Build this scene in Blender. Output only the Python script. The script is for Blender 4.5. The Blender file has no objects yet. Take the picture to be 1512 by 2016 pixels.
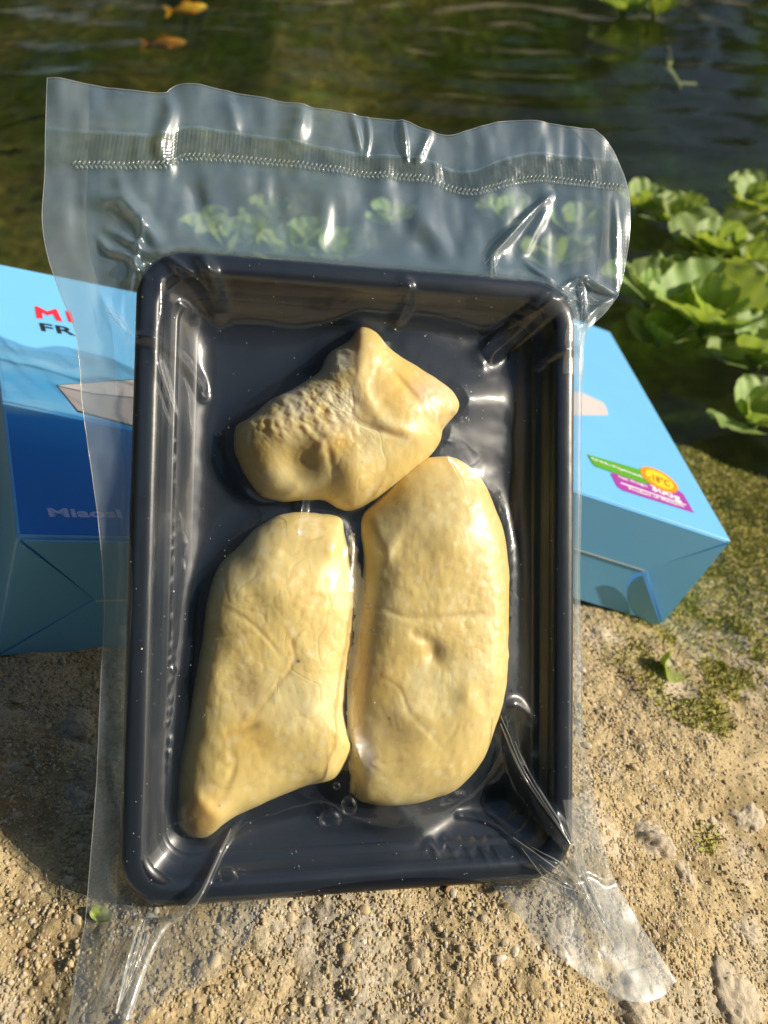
import bpy, math, random
import numpy as np
from mathutils import Matrix, Vector

rng = np.random.default_rng(7)
random.seed(7)
SC = bpy.context.scene
COL = SC.collection

# ------------------------------------------------------------------ camera, sky, sun, exposure
PITCH = math.radians(50.0)            # degrees below the horizontal
CAM_POS = np.array([0.0, 0.0, 0.45]) # the pond surface is z = 0
FPX, CXP, CYP = 1456.0, 756.0, 1008.0 # focal length and centre, in pixels of the 1512 x 2016 photograph
camd = bpy.data.cameras.new('camera')
cam = bpy.data.objects.new('camera', camd)
COL.objects.link(cam)
cam.location = CAM_POS
cam.rotation_euler = (math.pi / 2 - PITCH, 0, 0)
camd.sensor_fit = 'AUTO'; camd.sensor_width = 36.0; camd.lens = 26.0
camd.clip_start = 0.01; camd.clip_end = 200.0
camd.dof.use_dof = True; camd.dof.focus_distance = 0.262; camd.dof.aperture_fstop = 10.5
SC.camera = cam

RC = np.array([[1, 0, 0], [0, math.sin(PITCH), -math.cos(PITCH)], [0, math.cos(PITCH), math.sin(PITCH)]])
SUN = np.array([.875, -.03, .465])      # from the right, low, a little from the far side
SUN /= np.linalg.norm(SUN)
sun_elev = math.asin(SUN[2]); sun_az = math.atan2(SUN[0], SUN[1])

world = bpy.data.worlds.new('World'); SC.world = world; world.use_nodes = True
wn = world.node_tree.nodes; wl = world.node_tree.links
sky = wn.new('ShaderNodeTexSky'); sky.sky_type = 'NISHITA'; sky.sun_disc = False
sky.sun_elevation = sun_elev; sky.sun_rotation = sun_az
sky.air_density = 1.0; sky.dust_density = 1.5; sky.ozone_density = 1.0
wl.new(sky.outputs[0], wn['Background'].inputs[0]); wn['Background'].inputs[1].default_value = 0.085

sl = bpy.data.lights.new('sun', 'SUN'); sl.energy = 5.0; sl.angle = math.radians(0.53); sl.color = (1.0, 0.90, 0.74)
so = bpy.data.objects.new('sun', sl); COL.objects.link(so)
so.rotation_euler = Vector(SUN).to_track_quat('Z', 'Y').to_euler()
so.location = (2, -0.5, 3)

SC.view_settings.view_transform = 'Standard'; SC.view_settings.look = 'None'
SC.view_settings.exposure = 0.30; SC.view_settings.gamma = 1.0; SC.view_settings.use_curve_mapping = False
SC.render.engine = 'CYCLES'
SC.cycles.use_denoising = True
SC.cycles.max_bounces = 14; SC.cycles.transparent_max_bounces = 24
SC.cycles.diffuse_bounces = 4; SC.cycles.glossy_bounces = 5; SC.cycles.transmission_bounces = 6
SC.cycles.caustics_reflective = False; SC.cycles.caustics_refractive = False
SC.cycles.sample_clamp_indirect = 6.0

# ------------------------------------------------------------------ helpers: geometry of the view
def N(v):
    v = np.asarray(v, float); return v / np.linalg.norm(v)
def ray(x, y):
    return np.array([(x - CXP) / FPX, -(y - CYP) / FPX, -1.0])
def to_world(v):
    return CAM_POS + RC @ np.asarray(v, float)
def ray_to_z(x, y, z):
    d = RC @ ray(x, y); t = (z - CAM_POS[2]) / d[2]
    return CAM_POS + t * d
def frame_matrix(o, r, u, n):     # camera-space axes to a world matrix
    m = np.eye(4)
    m[:3, 0] = RC @ r; m[:3, 1] = RC @ u; m[:3, 2] = RC @ n; m[:3, 3] = to_world(o)
    return m
class Plane:                      # a local frame: pixel of the photograph -> local (x, y) at height z
    def __init__(self, o, r, u, n):
        self.o, self.r, self.u, self.n = o, r, u, n
        self.m = frame_matrix(o, r, u, n)
    def at(self, px, py, z=0.0):
        d = ray(px, py); t = ((self.o @ self.n) + z) / (d @ self.n)
        q = t * d - self.o
        return float(q @ self.r), float(q @ self.u)
    def pts(self, pl, z=0.0):
        return np.array([self.at(a, b, z) for a, b in pl])

# ------------------------------------------------------------------ helpers: noise
def _hash(ix, iy, seed):
    h = (ix.astype(np.int64) * 374761393 + iy.astype(np.int64) * 668265263 + seed * 974711) & 0xffffffff
    h = ((h ^ (h >> 13)) * 1274126177) & 0xffffffff
    return ((h ^ (h >> 16)) & 0xffffff) / float(0xffffff)
def vnoise(x, y, seed=0):
    x = np.asarray(x, float); y = np.asarray(y, float)
    ix = np.floor(x); iy = np.floor(y); fx = x - ix; fy = y - iy
    fx = fx * fx * fx * (fx * (fx * 6 - 15) + 10); fy = fy * fy * fy * (fy * (fy * 6 - 15) + 10)
    a = _hash(ix, iy, seed); b = _hash(ix + 1, iy, seed); c = _hash(ix, iy + 1, seed); d = _hash(ix + 1, iy + 1, seed)
    return (a + (b - a) * fx + (c - a) * fy + (a - b - c + d) * fx * fy) * 2 - 1
def fbm(x, y, seed=0, octv=4, gain=0.5):
    s = 0; a = 1.0; t = 0
    for k in range(octv):
        s = s + a * vnoise(x * 2 ** k + 17.3 * k, y * 2 ** k - 9.1 * k, seed + k); t += a; a *= gain
    return s / t
def domes(x, y, cell, seed, fill=0.9):     # a field of rounded grains: one jittered dome in each cell
    gx = x / cell; gy = y / cell; ix = np.floor(gx); iy = np.floor(gy)
    out = np.zeros_like(gx)
    for dx in (-1, 0, 1):
        for dy in (-1, 0, 1):
            jx = ix + dx; jy = iy + dy
            px = jx + _hash(jx, jy, seed); py = jy + _hash(jx, jy, seed + 1)
            r = 0.35 + 0.45 * _hash(jx, jy, seed + 2)
            on = _hash(jx, jy, seed + 3) < fill
            d2 = ((gx - px) ** 2 + (gy - py) ** 2) / (r * r)
            out = np.maximum(out, np.where(on & (d2 < 1), r * np.sqrt(np.maximum(0, 1 - d2)), 0))
    return out * cell
def sstep(a, b, x):
    t = np.clip((x - a) / (b - a), 0, 1); return t * t * (3 - 2 * t)
def seg_dist(X, Y, pl):                    # distance to a polyline and the position (0..1) along it
    pl = np.asarray(pl, float); L = np.r_[0, np.cumsum(np.hypot(*np.diff(pl, axis=0).T))]
    best = np.full(X.shape, 1e9); al = np.zeros(X.shape)
    for i in range(len(pl) - 1):
        a = pl[i]; d = pl[i + 1] - a; l2 = d @ d
        t = np.clip(((X - a[0]) * d[0] + (Y - a[1]) * d[1]) / l2, 0, 1)
        q = np.hypot(X - a[0] - t * d[0], Y - a[1] - t * d[1])
        m = q < best
        best = np.where(m, q, best); al = np.where(m, (L[i] + t * (L[i + 1] - L[i])) / L[-1], al)
    return best, al
def smooth_poly(pts, n=200, closed=True):  # Catmull-Rom through points
    p = np.asarray(pts, float); m = len(p); out = []
    cnt = m if closed else m - 1
    per = max(2, n // cnt)
    for i in range(cnt):
        if closed: p0, p1, p2, p3 = p[i - 1], p[i], p[(i + 1) % m], p[(i + 2) % m]
        else: p0, p1, p2, p3 = p[max(i - 1, 0)], p[i], p[i + 1], p[min(i + 2, m - 1)]
        for t in np.linspace(0, 1, per, endpoint=False):
            out.append(0.5 * ((2 * p1) + (-p0 + p2) * t + (2 * p0 - 5 * p1 + 4 * p2 - p3) * t * t + (-p0 + 3 * p1 - 3 * p2 + p3) * t ** 3))
    if not closed: out.append(p[-1])
    return np.array(out)
def inside(X, Y, poly):
    res = np.zeros(np.shape(X), bool); j = len(poly) - 1
    for i in range(len(poly)):
        xi, yi = poly[i]; xj, yj = poly[j]
        c = ((yi > Y) != (yj > Y)) & (X < (xj - xi) * (Y - yi) / ((yj - yi) + 1e-12) + xi)
        res ^= c; j = i
    return res

# ------------------------------------------------------------------ helpers: objects
def mesh_np(name, V, F, mat=None, smooth=True, col=None, attr=None):
    me = bpy.data.meshes.new(name)
    V = np.ascontiguousarray(V, dtype=np.float32)
    if isinstance(F, np.ndarray):
        k = F.shape[1]; nf = len(F)
        me.vertices.add(len(V)); me.vertices.foreach_set('co', V.ravel())
        me.loops.add(nf * k); me.loops.foreach_set('vertex_index', F.astype(np.int32).ravel())
        me.polygons.add(nf); me.polygons.foreach_set('loop_start', np.arange(0, nf * k, k, dtype=np.int32))
        me.update(calc_edges=True); me.validate()
    else:
        me.from_pydata([tuple(v) for v in V], [], [tuple(f) for f in F]); me.update()
    if smooth: me.polygons.foreach_set('use_smooth', np.ones(len(me.polygons), bool))
    if col is not None:
        ca = me.color_attributes.new('Col', 'FLOAT_COLOR', 'POINT')
        c = np.ones((len(V), 4), np.float32); c[:, :3] = col
        ca.data.foreach_set('color', c.ravel())
    if mat: me.materials.append(mat)
    return me
def obj(name, me, parent=None, matrix=None):
    o = bpy.data.objects.new(name, me); COL.objects.link(o)
    if parent is not None: o.parent = parent
    if matrix is not None:
        if parent is None: o.matrix_world = Matrix(matrix.tolist() if isinstance(matrix, np.ndarray) else matrix)
        else: o.matrix_local = Matrix(matrix.tolist() if isinstance(matrix, np.ndarray) else matrix)
    return o
def empty(name, matrix):
    o = bpy.data.objects.new(name, None); COL.objects.link(o)
    o.empty_display_size = 0.02
    o.matrix_world = Matrix(matrix.tolist() if isinstance(matrix, np.ndarray) else matrix)
    return o
def tag(o, label=None, cat=None, group=None, kind=None):
    if label: o['label'] = label
    if cat: o['category'] = cat
    if group: o['group'] = group
    if kind: o['kind'] = kind
    return o
def grid_faces(nu, nv, wrap_u=False):      # vertex index = v * nu + u
    u = np.arange(nu if wrap_u else nu - 1); v = np.arange(nv - 1)
    U, Vv = np.meshgrid(u, v)
    a = Vv * nu + U; b = Vv * nu + (U + 1) % nu
    return np.stack([a, b, b + nu, a + nu], -1).reshape(-1, 4)

# ------------------------------------------------------------------ helpers: materials
class Mat:
    def __init__(self, name):
        self.m = bpy.data.materials.new(name); self.m.use_nodes = True
        self.t = self.m.node_tree; self.t.nodes.clear()
        self.out = self.n('ShaderNodeOutputMaterial')
    def n(self, typ, **kw):
        nd = self.t.nodes.new(typ)
        for k, v in kw.items():
            if k.startswith('i_'):
                key = k[2:]
                nd.inputs[int(key) if key.isdigit() else key.replace('_', ' ')].default_value = v
            else: setattr(nd, k, v)
        return nd
    def l(self, a, b): self.t.links.new(a, b)
    def ramp(self, fac, stops):
        r = self.n('ShaderNodeValToRGB'); e = r.color_ramp.elements
        while len(e) < len(stops): e.new(0.5)
        for k, (p, c) in enumerate(stops):
            e[k].position = p; e[k].color = c if len(c) == 4 else (*c, 1)
        self.l(fac, r.inputs[0]); return r.outputs[0]
    def coords(self, out='Object', scale=None):
        tc = self.n('ShaderNodeTexCoord')
        if scale is None: return tc.outputs[out]
        mp = self.n('ShaderNodeMapping'); mp.inputs['Scale'].default_value = scale
        self.l(tc.outputs[out], mp.inputs[0]); return mp.outputs[0]
    def noise(self, vec, scale, detail=4, rough=0.55, dist=0.0):
        nz = self.n('ShaderNodeTexNoise'); nz.inputs['Scale'].default_value = scale
        nz.inputs['Detail'].default_value = detail; nz.inputs['Roughness'].default_value = rough
        nz.inputs['Distortion'].default_value = dist
        if vec is not None: self.l(vec, nz.inputs['Vector'])
        return nz.outputs[0]
    def math(self, op, a, b=None, clamp=False):
        m = self.n('ShaderNodeMath'); m.operation = op; m.use_clamp = clamp
        for i, v in enumerate((a, b)):
            if v is None: continue
            if isinstance(v, (int, float)): m.inputs[i].default_value = v
            else: self.l(v, m.inputs[i])
        return m.outputs[0]
    def mixc(self, fac, a, b, blend='MIX'):
        m = self.n('ShaderNodeMix'); m.data_type = 'RGBA'; m.blend_type = blend
        for i, v in ((0, fac), (6, a), (7, b)):
            if isinstance(v, (int, float)): m.inputs[i].default_value = v
            elif isinstance(v, tuple): m.inputs[i].default_value = v if len(v) == 4 else (*v, 1)
            else: self.l(v, m.inputs[i])
        return m.outputs[2]
    def bump(self, h, strength, dist, normal=None):
        b = self.n('ShaderNodeBump'); b.inputs['Strength'].default_value = strength; b.inputs['Distance'].default_value = dist
        self.l(h, b.inputs['Height'])
        if normal is not None: self.l(normal, b.inputs['Normal'])
        return b.outputs[0]
    def principled(self, **kw):
        p = self.n('ShaderNodeBsdfPrincipled')
        for k, v in kw.items():
            key = k.replace('_', ' ')
            if isinstance(v, (int, float)): p.inputs[key].default_value = v
            elif isinstance(v, tuple): p.inputs[key].default_value = v if (len(v) == 4 or key == 'Subsurface Radius') else (*v, 1)
            else: self.l(v, p.inputs[key])
        self.l(p.outputs[0], self.out.inputs[0]); return p
    def mixs(self, fac, a, b):
        m = self.n('ShaderNodeMixShader')
        if isinstance(fac, (int, float)): m.inputs[0].default_value = fac
        else: self.l(fac, m.inputs[0])
        self.l(a, m.inputs[1]); self.l(b, m.inputs[2]); return m.outputs[0]

def film_material(name, haze=0.05, rough=0.08, f0=0.07, tint=(0.96, 0.97, 0.97), bump_scale=None, bump_str=0.2, bump_dist=0.0004, pattern=None, wide=.25, hazecol=(0.85, 0.87, 0.88)):
    M = Mat(name)
    nrm = None
    if bump_scale or pattern:
        co = M.coords()
        h = None
        if bump_scale: h = M.noise(co, bump_scale, 3, 0.5)
        if pattern == 'ribs':
            w = M.n('ShaderNodeTexWave'); w.wave_type = 'BANDS'; w.bands_direction = 'X'
            w.inputs['Scale'].default_value = 260.0; w.inputs['Distortion'].default_value = 0.6; M.l(co, w.inputs[0])
            w2 = M.n('ShaderNodeTexWave'); w2.bands_direction = 'Y'; w2.inputs['Scale'].default_value = 210.0; w2.inputs['Distortion'].default_value = 0.5; M.l(co, w2.inputs[0])
            h2 = M.math('MULTIPLY', w.outputs[1], w2.outputs[1])
            h = h2 if h is None else M.math('ADD', M.math('MULTIPLY', h, 0.6), h2)
        if pattern == 'weave':
            w = M.n('ShaderNodeTexWave'); w.bands_direction = 'DIAGONAL'; w.inputs['Scale'].default_value = 170.0
            w.inputs['Distortion'].default_value = 3.0; w.inputs['Detail Scale'].default_value = 60.0; M.l(co, w.inputs[0])
            h = w.outputs[1] if h is None else M.math('ADD', h, w.outputs[1])
        nrm = M.bump(h, bump_str, bump_dist)
    lw = M.n('ShaderNodeLayerWeight', i_Blend=0.5)
    if nrm is not None: M.l(nrm, lw.inputs['Normal'])
    fac = M.math('ADD', M.math('MULTIPLY', M.math('POWER', lw.outputs['Facing'], 4.0), 0.8), f0, clamp=True)
    tr = M.n('ShaderNodeBsdfTransparent'); tr.inputs[0].default_value = (*tint, 1)
    df = M.n('ShaderNodeBsdfDiffuse'); df.inputs[0].default_value = (*hazecol, 1)
    tl = M.n('ShaderNodeBsdfTranslucent'); tl.inputs[0].default_value = (*hazecol, 1)
    gl = M.n('ShaderNodeBsdfGlossy'); gl.inputs['Roughness'].default_value = rough
    if nrm is not None:
        M.l(nrm, gl.inputs['Normal'])
    g2 = M.n('ShaderNodeBsdfGlossy'); g2.inputs['Roughness'].default_value = .34
    gl_ = M.mixs(wide, gl.outputs[0], g2.outputs[0])
    hz = M.mixs(0.4, df.outputs[0], tl.outputs[0])
    a = M.mixs(haze, tr.outputs[0], hz)
    M.l(M.mixs(fac, a, gl_), M.out.inputs[0])
    return M.m

# ================================================================== THE SETTING
rL = N([.829, -.041, -.558]); nL = np.array([.40, .73, .54]); nL = N(nL - rL * (nL @ rL)); uL = np.cross(nL, rL)
rR = N([.939, -.287, -.189]); nR = np.array([.343, .754, .56]); nR = N(nR - rR * (nR @ rR)); uR = np.cross(nR, rR)
BT = 0.066
dLf = 0.2390596907699431 * BT / 0.06; dRf = 0.3579364323881856 * BT / 0.06
PL_L = Plane(dLf * ray(32, 1057), rL, uL, nL)     # origin at the near left corner of the lid
PL_R = Plane(dRf * ray(1440, 1065), rR, uR, nR)   # origin at the near right corner of the lid

# tray frame
_c = [ray(*q) for q in [(264, 482), (1132, 556), (1136, 1731), (234, 1797)]]
_d = np.linalg.solve(np.column_stack([_c[0], -_c[1], _c[2]]), _c[3])
TW = 0.155; _s = TW / 0.66269
_P = [_d[0] * _c[0] * _s, _d[1] * _c[1] * _s, _d[2] * _c[2] * _s, _c[3] * _s]
rT = N(_P[1] - _P[0]); nT = N(np.cross(_P[1] - _P[0], _P[0] - _P[3])); uT = np.cross(nT, rT)
PT = Plane(np.mean(_P, axis=0), rT, uT, nT)
TH = TW * 1.3859

CTRL = np.array([
    (-.088, .06, -.268), (.07, .072, -.293), (0, .065, -.281), (.092, .045, -.304), (-.1, .03, -.268), (-.105, .05, -.268),
    (-.1573, .1482, -.2665), (-.1076, .168, -.2935), (-.235, .335, -.275), (-.2, .05, -.262), (-.3, .1, -.25), (-.35, .35, -.26), (-.12, .10, -.274),
    (.1623, .2269, -.3725), (.1247, .2308, -.3595), (.2155, .412, -.397), (.285, .367, -.411), (.2, .1, -.345), (.14, .03, -.325),
    (.3, .2, -.39), (0, 0, -.280), (0, -.1, -.275), (.2, -.1, -.33), (-.2, -.1, -.25), (0, .2, -.325), (.05, .3, -.365),
    (-.1, .35, -.31), (.4, .3, -.42), (.15, .3, -.392), (.4, 0, -.38), (-.4, -.2, -.24), (.4, -.3, -.36)])
def _tps(r): return np.where(r > 1e-9, r * r * np.log(np.maximum(r, 1e-9)), 0)
_n = len(CTRL); _K = _tps(np.hypot(CTRL[:, None, 0] - CTRL[None, :, 0], CTRL[:, None, 1] - CTRL[None, :, 1])) + 2e-4 * np.eye(_n)
_Pm = np.c_[np.ones(_n), CTRL[:, :2]]
_A = np.block([[_K, _Pm], [_Pm.T, np.zeros((3, 3))]])
_w = np.linalg.solve(_A, np.r_[CTRL[:, 2], 0, 0, 0])
def bank(x, y):
    xc = np.clip(x, -.45, .5); yc = np.clip(y, -.35, .5)
    z = _w[_n] + _w[_n + 1] * xc + _w[_n + 2] * yc
    for k in range(_n): z = z + _w[k] * _tps(np.hypot(xc - CTRL[k, 0], yc - CTRL[k, 1]))
    return z + CAM_POS[2]
def shore(x):
    return .428 - .11 * np.clip(x, -1, 1) + .012 * fbm(x * 14, x * 0, 5, 3) + .035 * vnoise(x * 3.1, x * 0 + 3, 8)
def ground_z(x, y, fine=True):
    zb = bank(x, y)
    near = sstep(1.2, .5, np.hypot(x, y))
    zb = zb * near + (1 - near) * (.12 + .03 * fbm(x * .5, y * .5, 3, 3))
    zb = zb + .006 * fbm(x * 22, y * 22, 11, 3) * near + .0022 * fbm(x * 75, y * 75, 12, 3) * near
    d = y - shore(x)                                       # > 0: out over the pond
    ys = 2.75 + .25 * vnoise(x * .9, x * 0, 31) + .12 * vnoise(x * 3, x * 0, 32)
    edge = np.minimum(np.minimum(d, ys - y), 4.2 - np.abs(x))
    depth = -.05 - .22 * sstep(0, .5, edge) + .05 * fbm(x * 3, y * 3, 21, 3)
    pond = sstep(-.002, .018, edge)
    far = (y > 1.5)
    zfar = .02 + .36 * sstep(0, .9, -(ys - y)) + .05 * fbm(x * 4, y * 4, 9, 3)
    zb = np.where(far, zfar, zb)
    return zb * (1 - pond) + depth * pond, pond

def axis(lo, hi, step, far, growth=1.18):
    core = np.arange(lo, hi + step * .5, step); a = [core]; s = step
    x = hi; right = []
    while x < far: s *= growth; x += s; right.append(x)
    s = step; x = lo; left = []
    while x > -far: s *= growth; x -= s; left.append(x)
    return np.r_[left[::-1], core, right]
def ground_colour(x, y, pond, z):
    n1 = fbm(x * 30, y * 30, 41, 4); n2 = fbm(x * 9, y * 9, 47, 3); n3 = fbm(x * 160, y * 160, 49, 2)
    c = np.empty(x.shape + (3,)); crust = sstep(.18, .42, fbm(x * 34, y * 34, 55, 4))[..., None]
    base = np.array([.48, .375, .205]); grey = np.array([.46, .405, .305]); dark = np.array([.30, .225, .115])
    m = sstep(.05, .5, n2 + .4 * n1)[..., None]; k = sstep(.1, .6, -n1 + .4 * n3)[..., None]
    c[:] = base * (1 - m) + grey * m
    c[:] = c * (1 - .9 * k) + dark * .9 * k
    c[:] = c * (1 - .75 * crust) + np.array([.56, .475, .36]) * .75 * crust
    mo = moss_amount(x, y)[..., None] * .8
    c[:] = c * (1 - mo) + np.array([.30, .27, .08]) * mo
    lf = sstep(.25, -.35, x - .25 * (y - 1))[..., None]
    pb = (np.array([.010, .014, .009]) * (1 - lf) + np.array([.175, .145, .085]) * lf) * (.75 + .8 * fbm(x * 6, y * 9, 51, 4)[..., None])
    al = sstep(-.05, .40, fbm(x * 5, y * 7, 53, 4))[..., None]
    pb = pb * (1 - al) + np.array([.04, .062, .008]) * al
    p = pond[..., None]
    c[:] = c * (1 - p) + np.clip(pb, .004, 1) * p
    fb = ((y > 1.5) & (pond < .5))[..., None]
    c[:] = np.where(fb, np.array([.46, .40, .29]) * (.8 + .5 * n2[..., None]), c)
    return np.clip(c, .004, 1)
def moss_amount(x, y):
    # moss grows on the ledge beside the water and thins out down the bank
    d = shore(x) - y
    a = sstep(.24, .05, d) * sstep(.11, .18, x) * sstep(-.35, .2, fbm(x * 26, y * 26, 61, 4) + .42)
    b = sstep(.12, .40, fbm(x * 32, y * 32, 67, 3)) * sstep(.10, .17, x)
    return np.clip(np.maximum(a, b) * (d > -.01), 0, 1)

def build_ground():
    xs = axis(-.26, .34, .0008, 60); ys = axis(-.02, .44, .0008, 60)
    X, Y = np.meshgrid(xs, ys)
    Z, pond = ground_z(X, Y)
    nearm = (1 - pond) * sstep(.8, .45, np.hypot(X, Y))
    i = (nearm > .01)
    g = np.zeros_like(Z)
    gg = domes(X[i], Y[i], .0050, 71, .30) * .16 + domes(X[i], Y[i], .0022, 75, .9) * .34
    smooth = sstep(.15, .45, fbm(X[i] * 18, Y[i] * 18, 79, 3))     # bare cemented patches between the loose grains
    g[i] = gg * (1 - .75 * smooth)
    Z = Z + g * nearm
    V = np.stack([X, Y, Z], -1).reshape(-1, 3)
    c = ground_colour(X, Y, pond, Z).reshape(-1, 3)
    M = Mat('sandy_bank')
    at = M.n('ShaderNodeVertexColor', layer_name='Col')
    co = M.coords()
    n = M.noise(co, 900, 4, .6); n2 = M.noise(co, 260, 3, .6)
    colr = M.mixc(.75, at.outputs[0], M.ramp(n, [(.25, (.35, .32, .28)), (.5, (.95, .95, .95)), (.78, (1.45, 1.4, 1.3))]), 'MULTIPLY')
    nb = M.bump(n, .8, .0006); nb = M.bump(n2, .5, .001, nb)
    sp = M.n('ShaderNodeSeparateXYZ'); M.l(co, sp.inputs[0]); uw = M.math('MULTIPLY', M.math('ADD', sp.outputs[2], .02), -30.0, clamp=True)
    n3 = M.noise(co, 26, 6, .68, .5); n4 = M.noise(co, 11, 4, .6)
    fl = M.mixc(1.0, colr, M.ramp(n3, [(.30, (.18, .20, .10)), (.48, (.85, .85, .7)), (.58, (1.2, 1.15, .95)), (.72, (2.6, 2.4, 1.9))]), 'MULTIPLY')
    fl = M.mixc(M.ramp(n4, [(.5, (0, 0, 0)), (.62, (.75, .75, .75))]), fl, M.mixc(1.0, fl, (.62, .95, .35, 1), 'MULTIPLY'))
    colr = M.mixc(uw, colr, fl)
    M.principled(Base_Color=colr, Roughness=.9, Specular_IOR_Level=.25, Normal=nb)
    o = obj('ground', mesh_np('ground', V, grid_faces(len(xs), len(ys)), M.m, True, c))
    tag(o, 'sandy, gravelly bank sloping down to the pond', kind='structure')
build_ground()

def in_box(P, pl, w, h, left):
    q = (P - to_world(pl.o)) @ np.stack([RC @ pl.r, RC @ pl.u], 1)
    x0, x1 = (0, w) if left else (-w, 0)
    return (q[:, 0] > x0 + .004) & (q[:, 0] < x1 - .004) & (q[:, 1] > .004) & (q[:, 1] < h)
def visible(P, mx=160):
    q = (P - CAM_POS) @ RC
    px = CXP + FPX * q[:, 0] / -q[:, 2]; py = CYP - FPX * q[:, 1] / -q[:, 2]
    return (q[:, 2] < -.02) & (px > -mx) & (px < 1512 + mx) & (py > -mx) & (py < 2016 + mx), px, py
LBW, LBH, RBW, RBH = .160, .2115, .128, .282

def ico(sub):
    import bmesh
    bm = bmesh.new(); bmesh.ops.create_icosphere(bm, subdivisions=sub, radius=1.0)
    V = np.array([v.co[:] for v in bm.verts]); F = np.array([[v.index for v in f.verts] for f in bm.faces]); bm.free()
    return V, F
def scatter_points(n, lo, hi, seed):
    r = np.random.default_rng(seed)
    P = np.c_[r.uniform(-.27, .36, n), r.uniform(-.03, .45, n)]
    z, pond = ground_z(P[:, 0], P[:, 1])
    P = np.c_[P, z]
    ok, px, py = visible(P)
    ok &= pond < .3
    ok &= ~in_box(P, PL_L, LBW, LBH, True); ok &= ~in_box(P, PL_R, RBW, RBH, False)
    return P[ok], r
def blob_mesh(P, size, r, sub, cols, flat=.62, rough=.22):
    V0, F0 = ico(sub); k = len(V0); n = len(P)
    dirs = V0[None] * (1 + rough * r.standard_normal((n, k, 1)))
    sc = np.c_[r.uniform(.75, 1.35, n), r.uniform(.65, 1.1, n), r.uniform(.75, 1.25, n) * flat][:, None, :]
    V = dirs * sc * size[:, None, None]
    a = r.uniform(0, 2 * math.pi, n); b = r.normal(0, .35, n)
    ca, sa, cb, sb = np.cos(a)[:, None], np.sin(a)[:, None], np.cos(b)[:, None], np.sin(b)[:, None]
    x, y, z = V[..., 0], V[..., 1], V[..., 2]
    y, z = y * cb - z * sb, y * sb + z * cb
    x, y = x * ca - y * sa, x * sa + y * ca
    V = np.stack([x, y, z], -1) + P[:, None, :]
    F = (F0[None] + (np.arange(n) * k)[:, None, None]).reshape(-1, 3)
    C = np.repeat(cols[:, None, :], k, 1)
    return V.reshape(-1, 3), F, C.reshape(-1, 3)
def grain_cols(n, r, P):
    pal = np.array([[.53, .425, .25], [.58, .49, .33], [.45, .35, .19], [.62, .56, .45], [.40, .355, .28], [.50, .33, .18]])
    c = pal[r.choice(6, n, p=[.34, .24, .2, .1, .08, .04])] * r.uniform(.75, 1.12, (n, 1))
    mo = moss_amount(P[:, 0], P[:, 1])[:, None] * .6
    return c * (1 - mo) + np.array([.34, .30, .10]) * mo
def grain_material(name):
    M = Mat(name); at = M.n('ShaderNodeVertexColor', layer_name='Col'); co = M.coords()
    n = M.noise(co, 1400, 3, .6)
    colr = M.mixc(.6, at.outputs[0], M.ramp(n, [(.25, (.55, .52, .48)), (.75, (1.25, 1.22, 1.15))]), 'MULTIPLY')
    M.principled(Base_Color=colr, Roughness=.8, Specular_IOR_Level=.3, Normal=M.bump(n, .7, .0004))
    return M.m
GRAIN = grain_material('sand_grain')
def build_gravel():
    Vs, Fs, Cs, off = [], [], [], 0
    for n, lo, hi, sub, seed in ((230000, .00036, .00085, 1, 3), (19000, .0008, .0014, 1, 4), (1100, .0013, .0023, 2, 5)):
        P, r = scatter_points(n, lo, hi, seed)
        cl = fbm(P[:, 0] * 18, P[:, 1] * 18, 79, 3)
        keep = r.uniform(0, 1, len(P)) < np.clip(1.0 - sstep(.12, .42, cl) * .85, .12, 1)
        P = P[keep]
        size = lo + (hi - lo) * r.uniform(0, 1, len(P)) ** 2
        P = P.copy(); P[:, 2] += domes(P[:, 0], P[:, 1], .0022, 75, .9) * .30 + size * .15
        V, F, C = blob_mesh(P, size, r, sub, grain_cols(len(P), r, P), rough=.16 if sub == 1 else .12)
        Vs.append(V); Fs.append(F + off); Cs.append(C); off += len(V)
    o = obj('gravel', mesh_np('gravel', np.vstack(Vs), np.vstack(Fs), GRAIN, True, np.vstack(Cs)))
    tag(o, 'loose coarse sand and fine gravel covering the bank', 'gravel', kind='stuff')
build_gravel()

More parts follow.
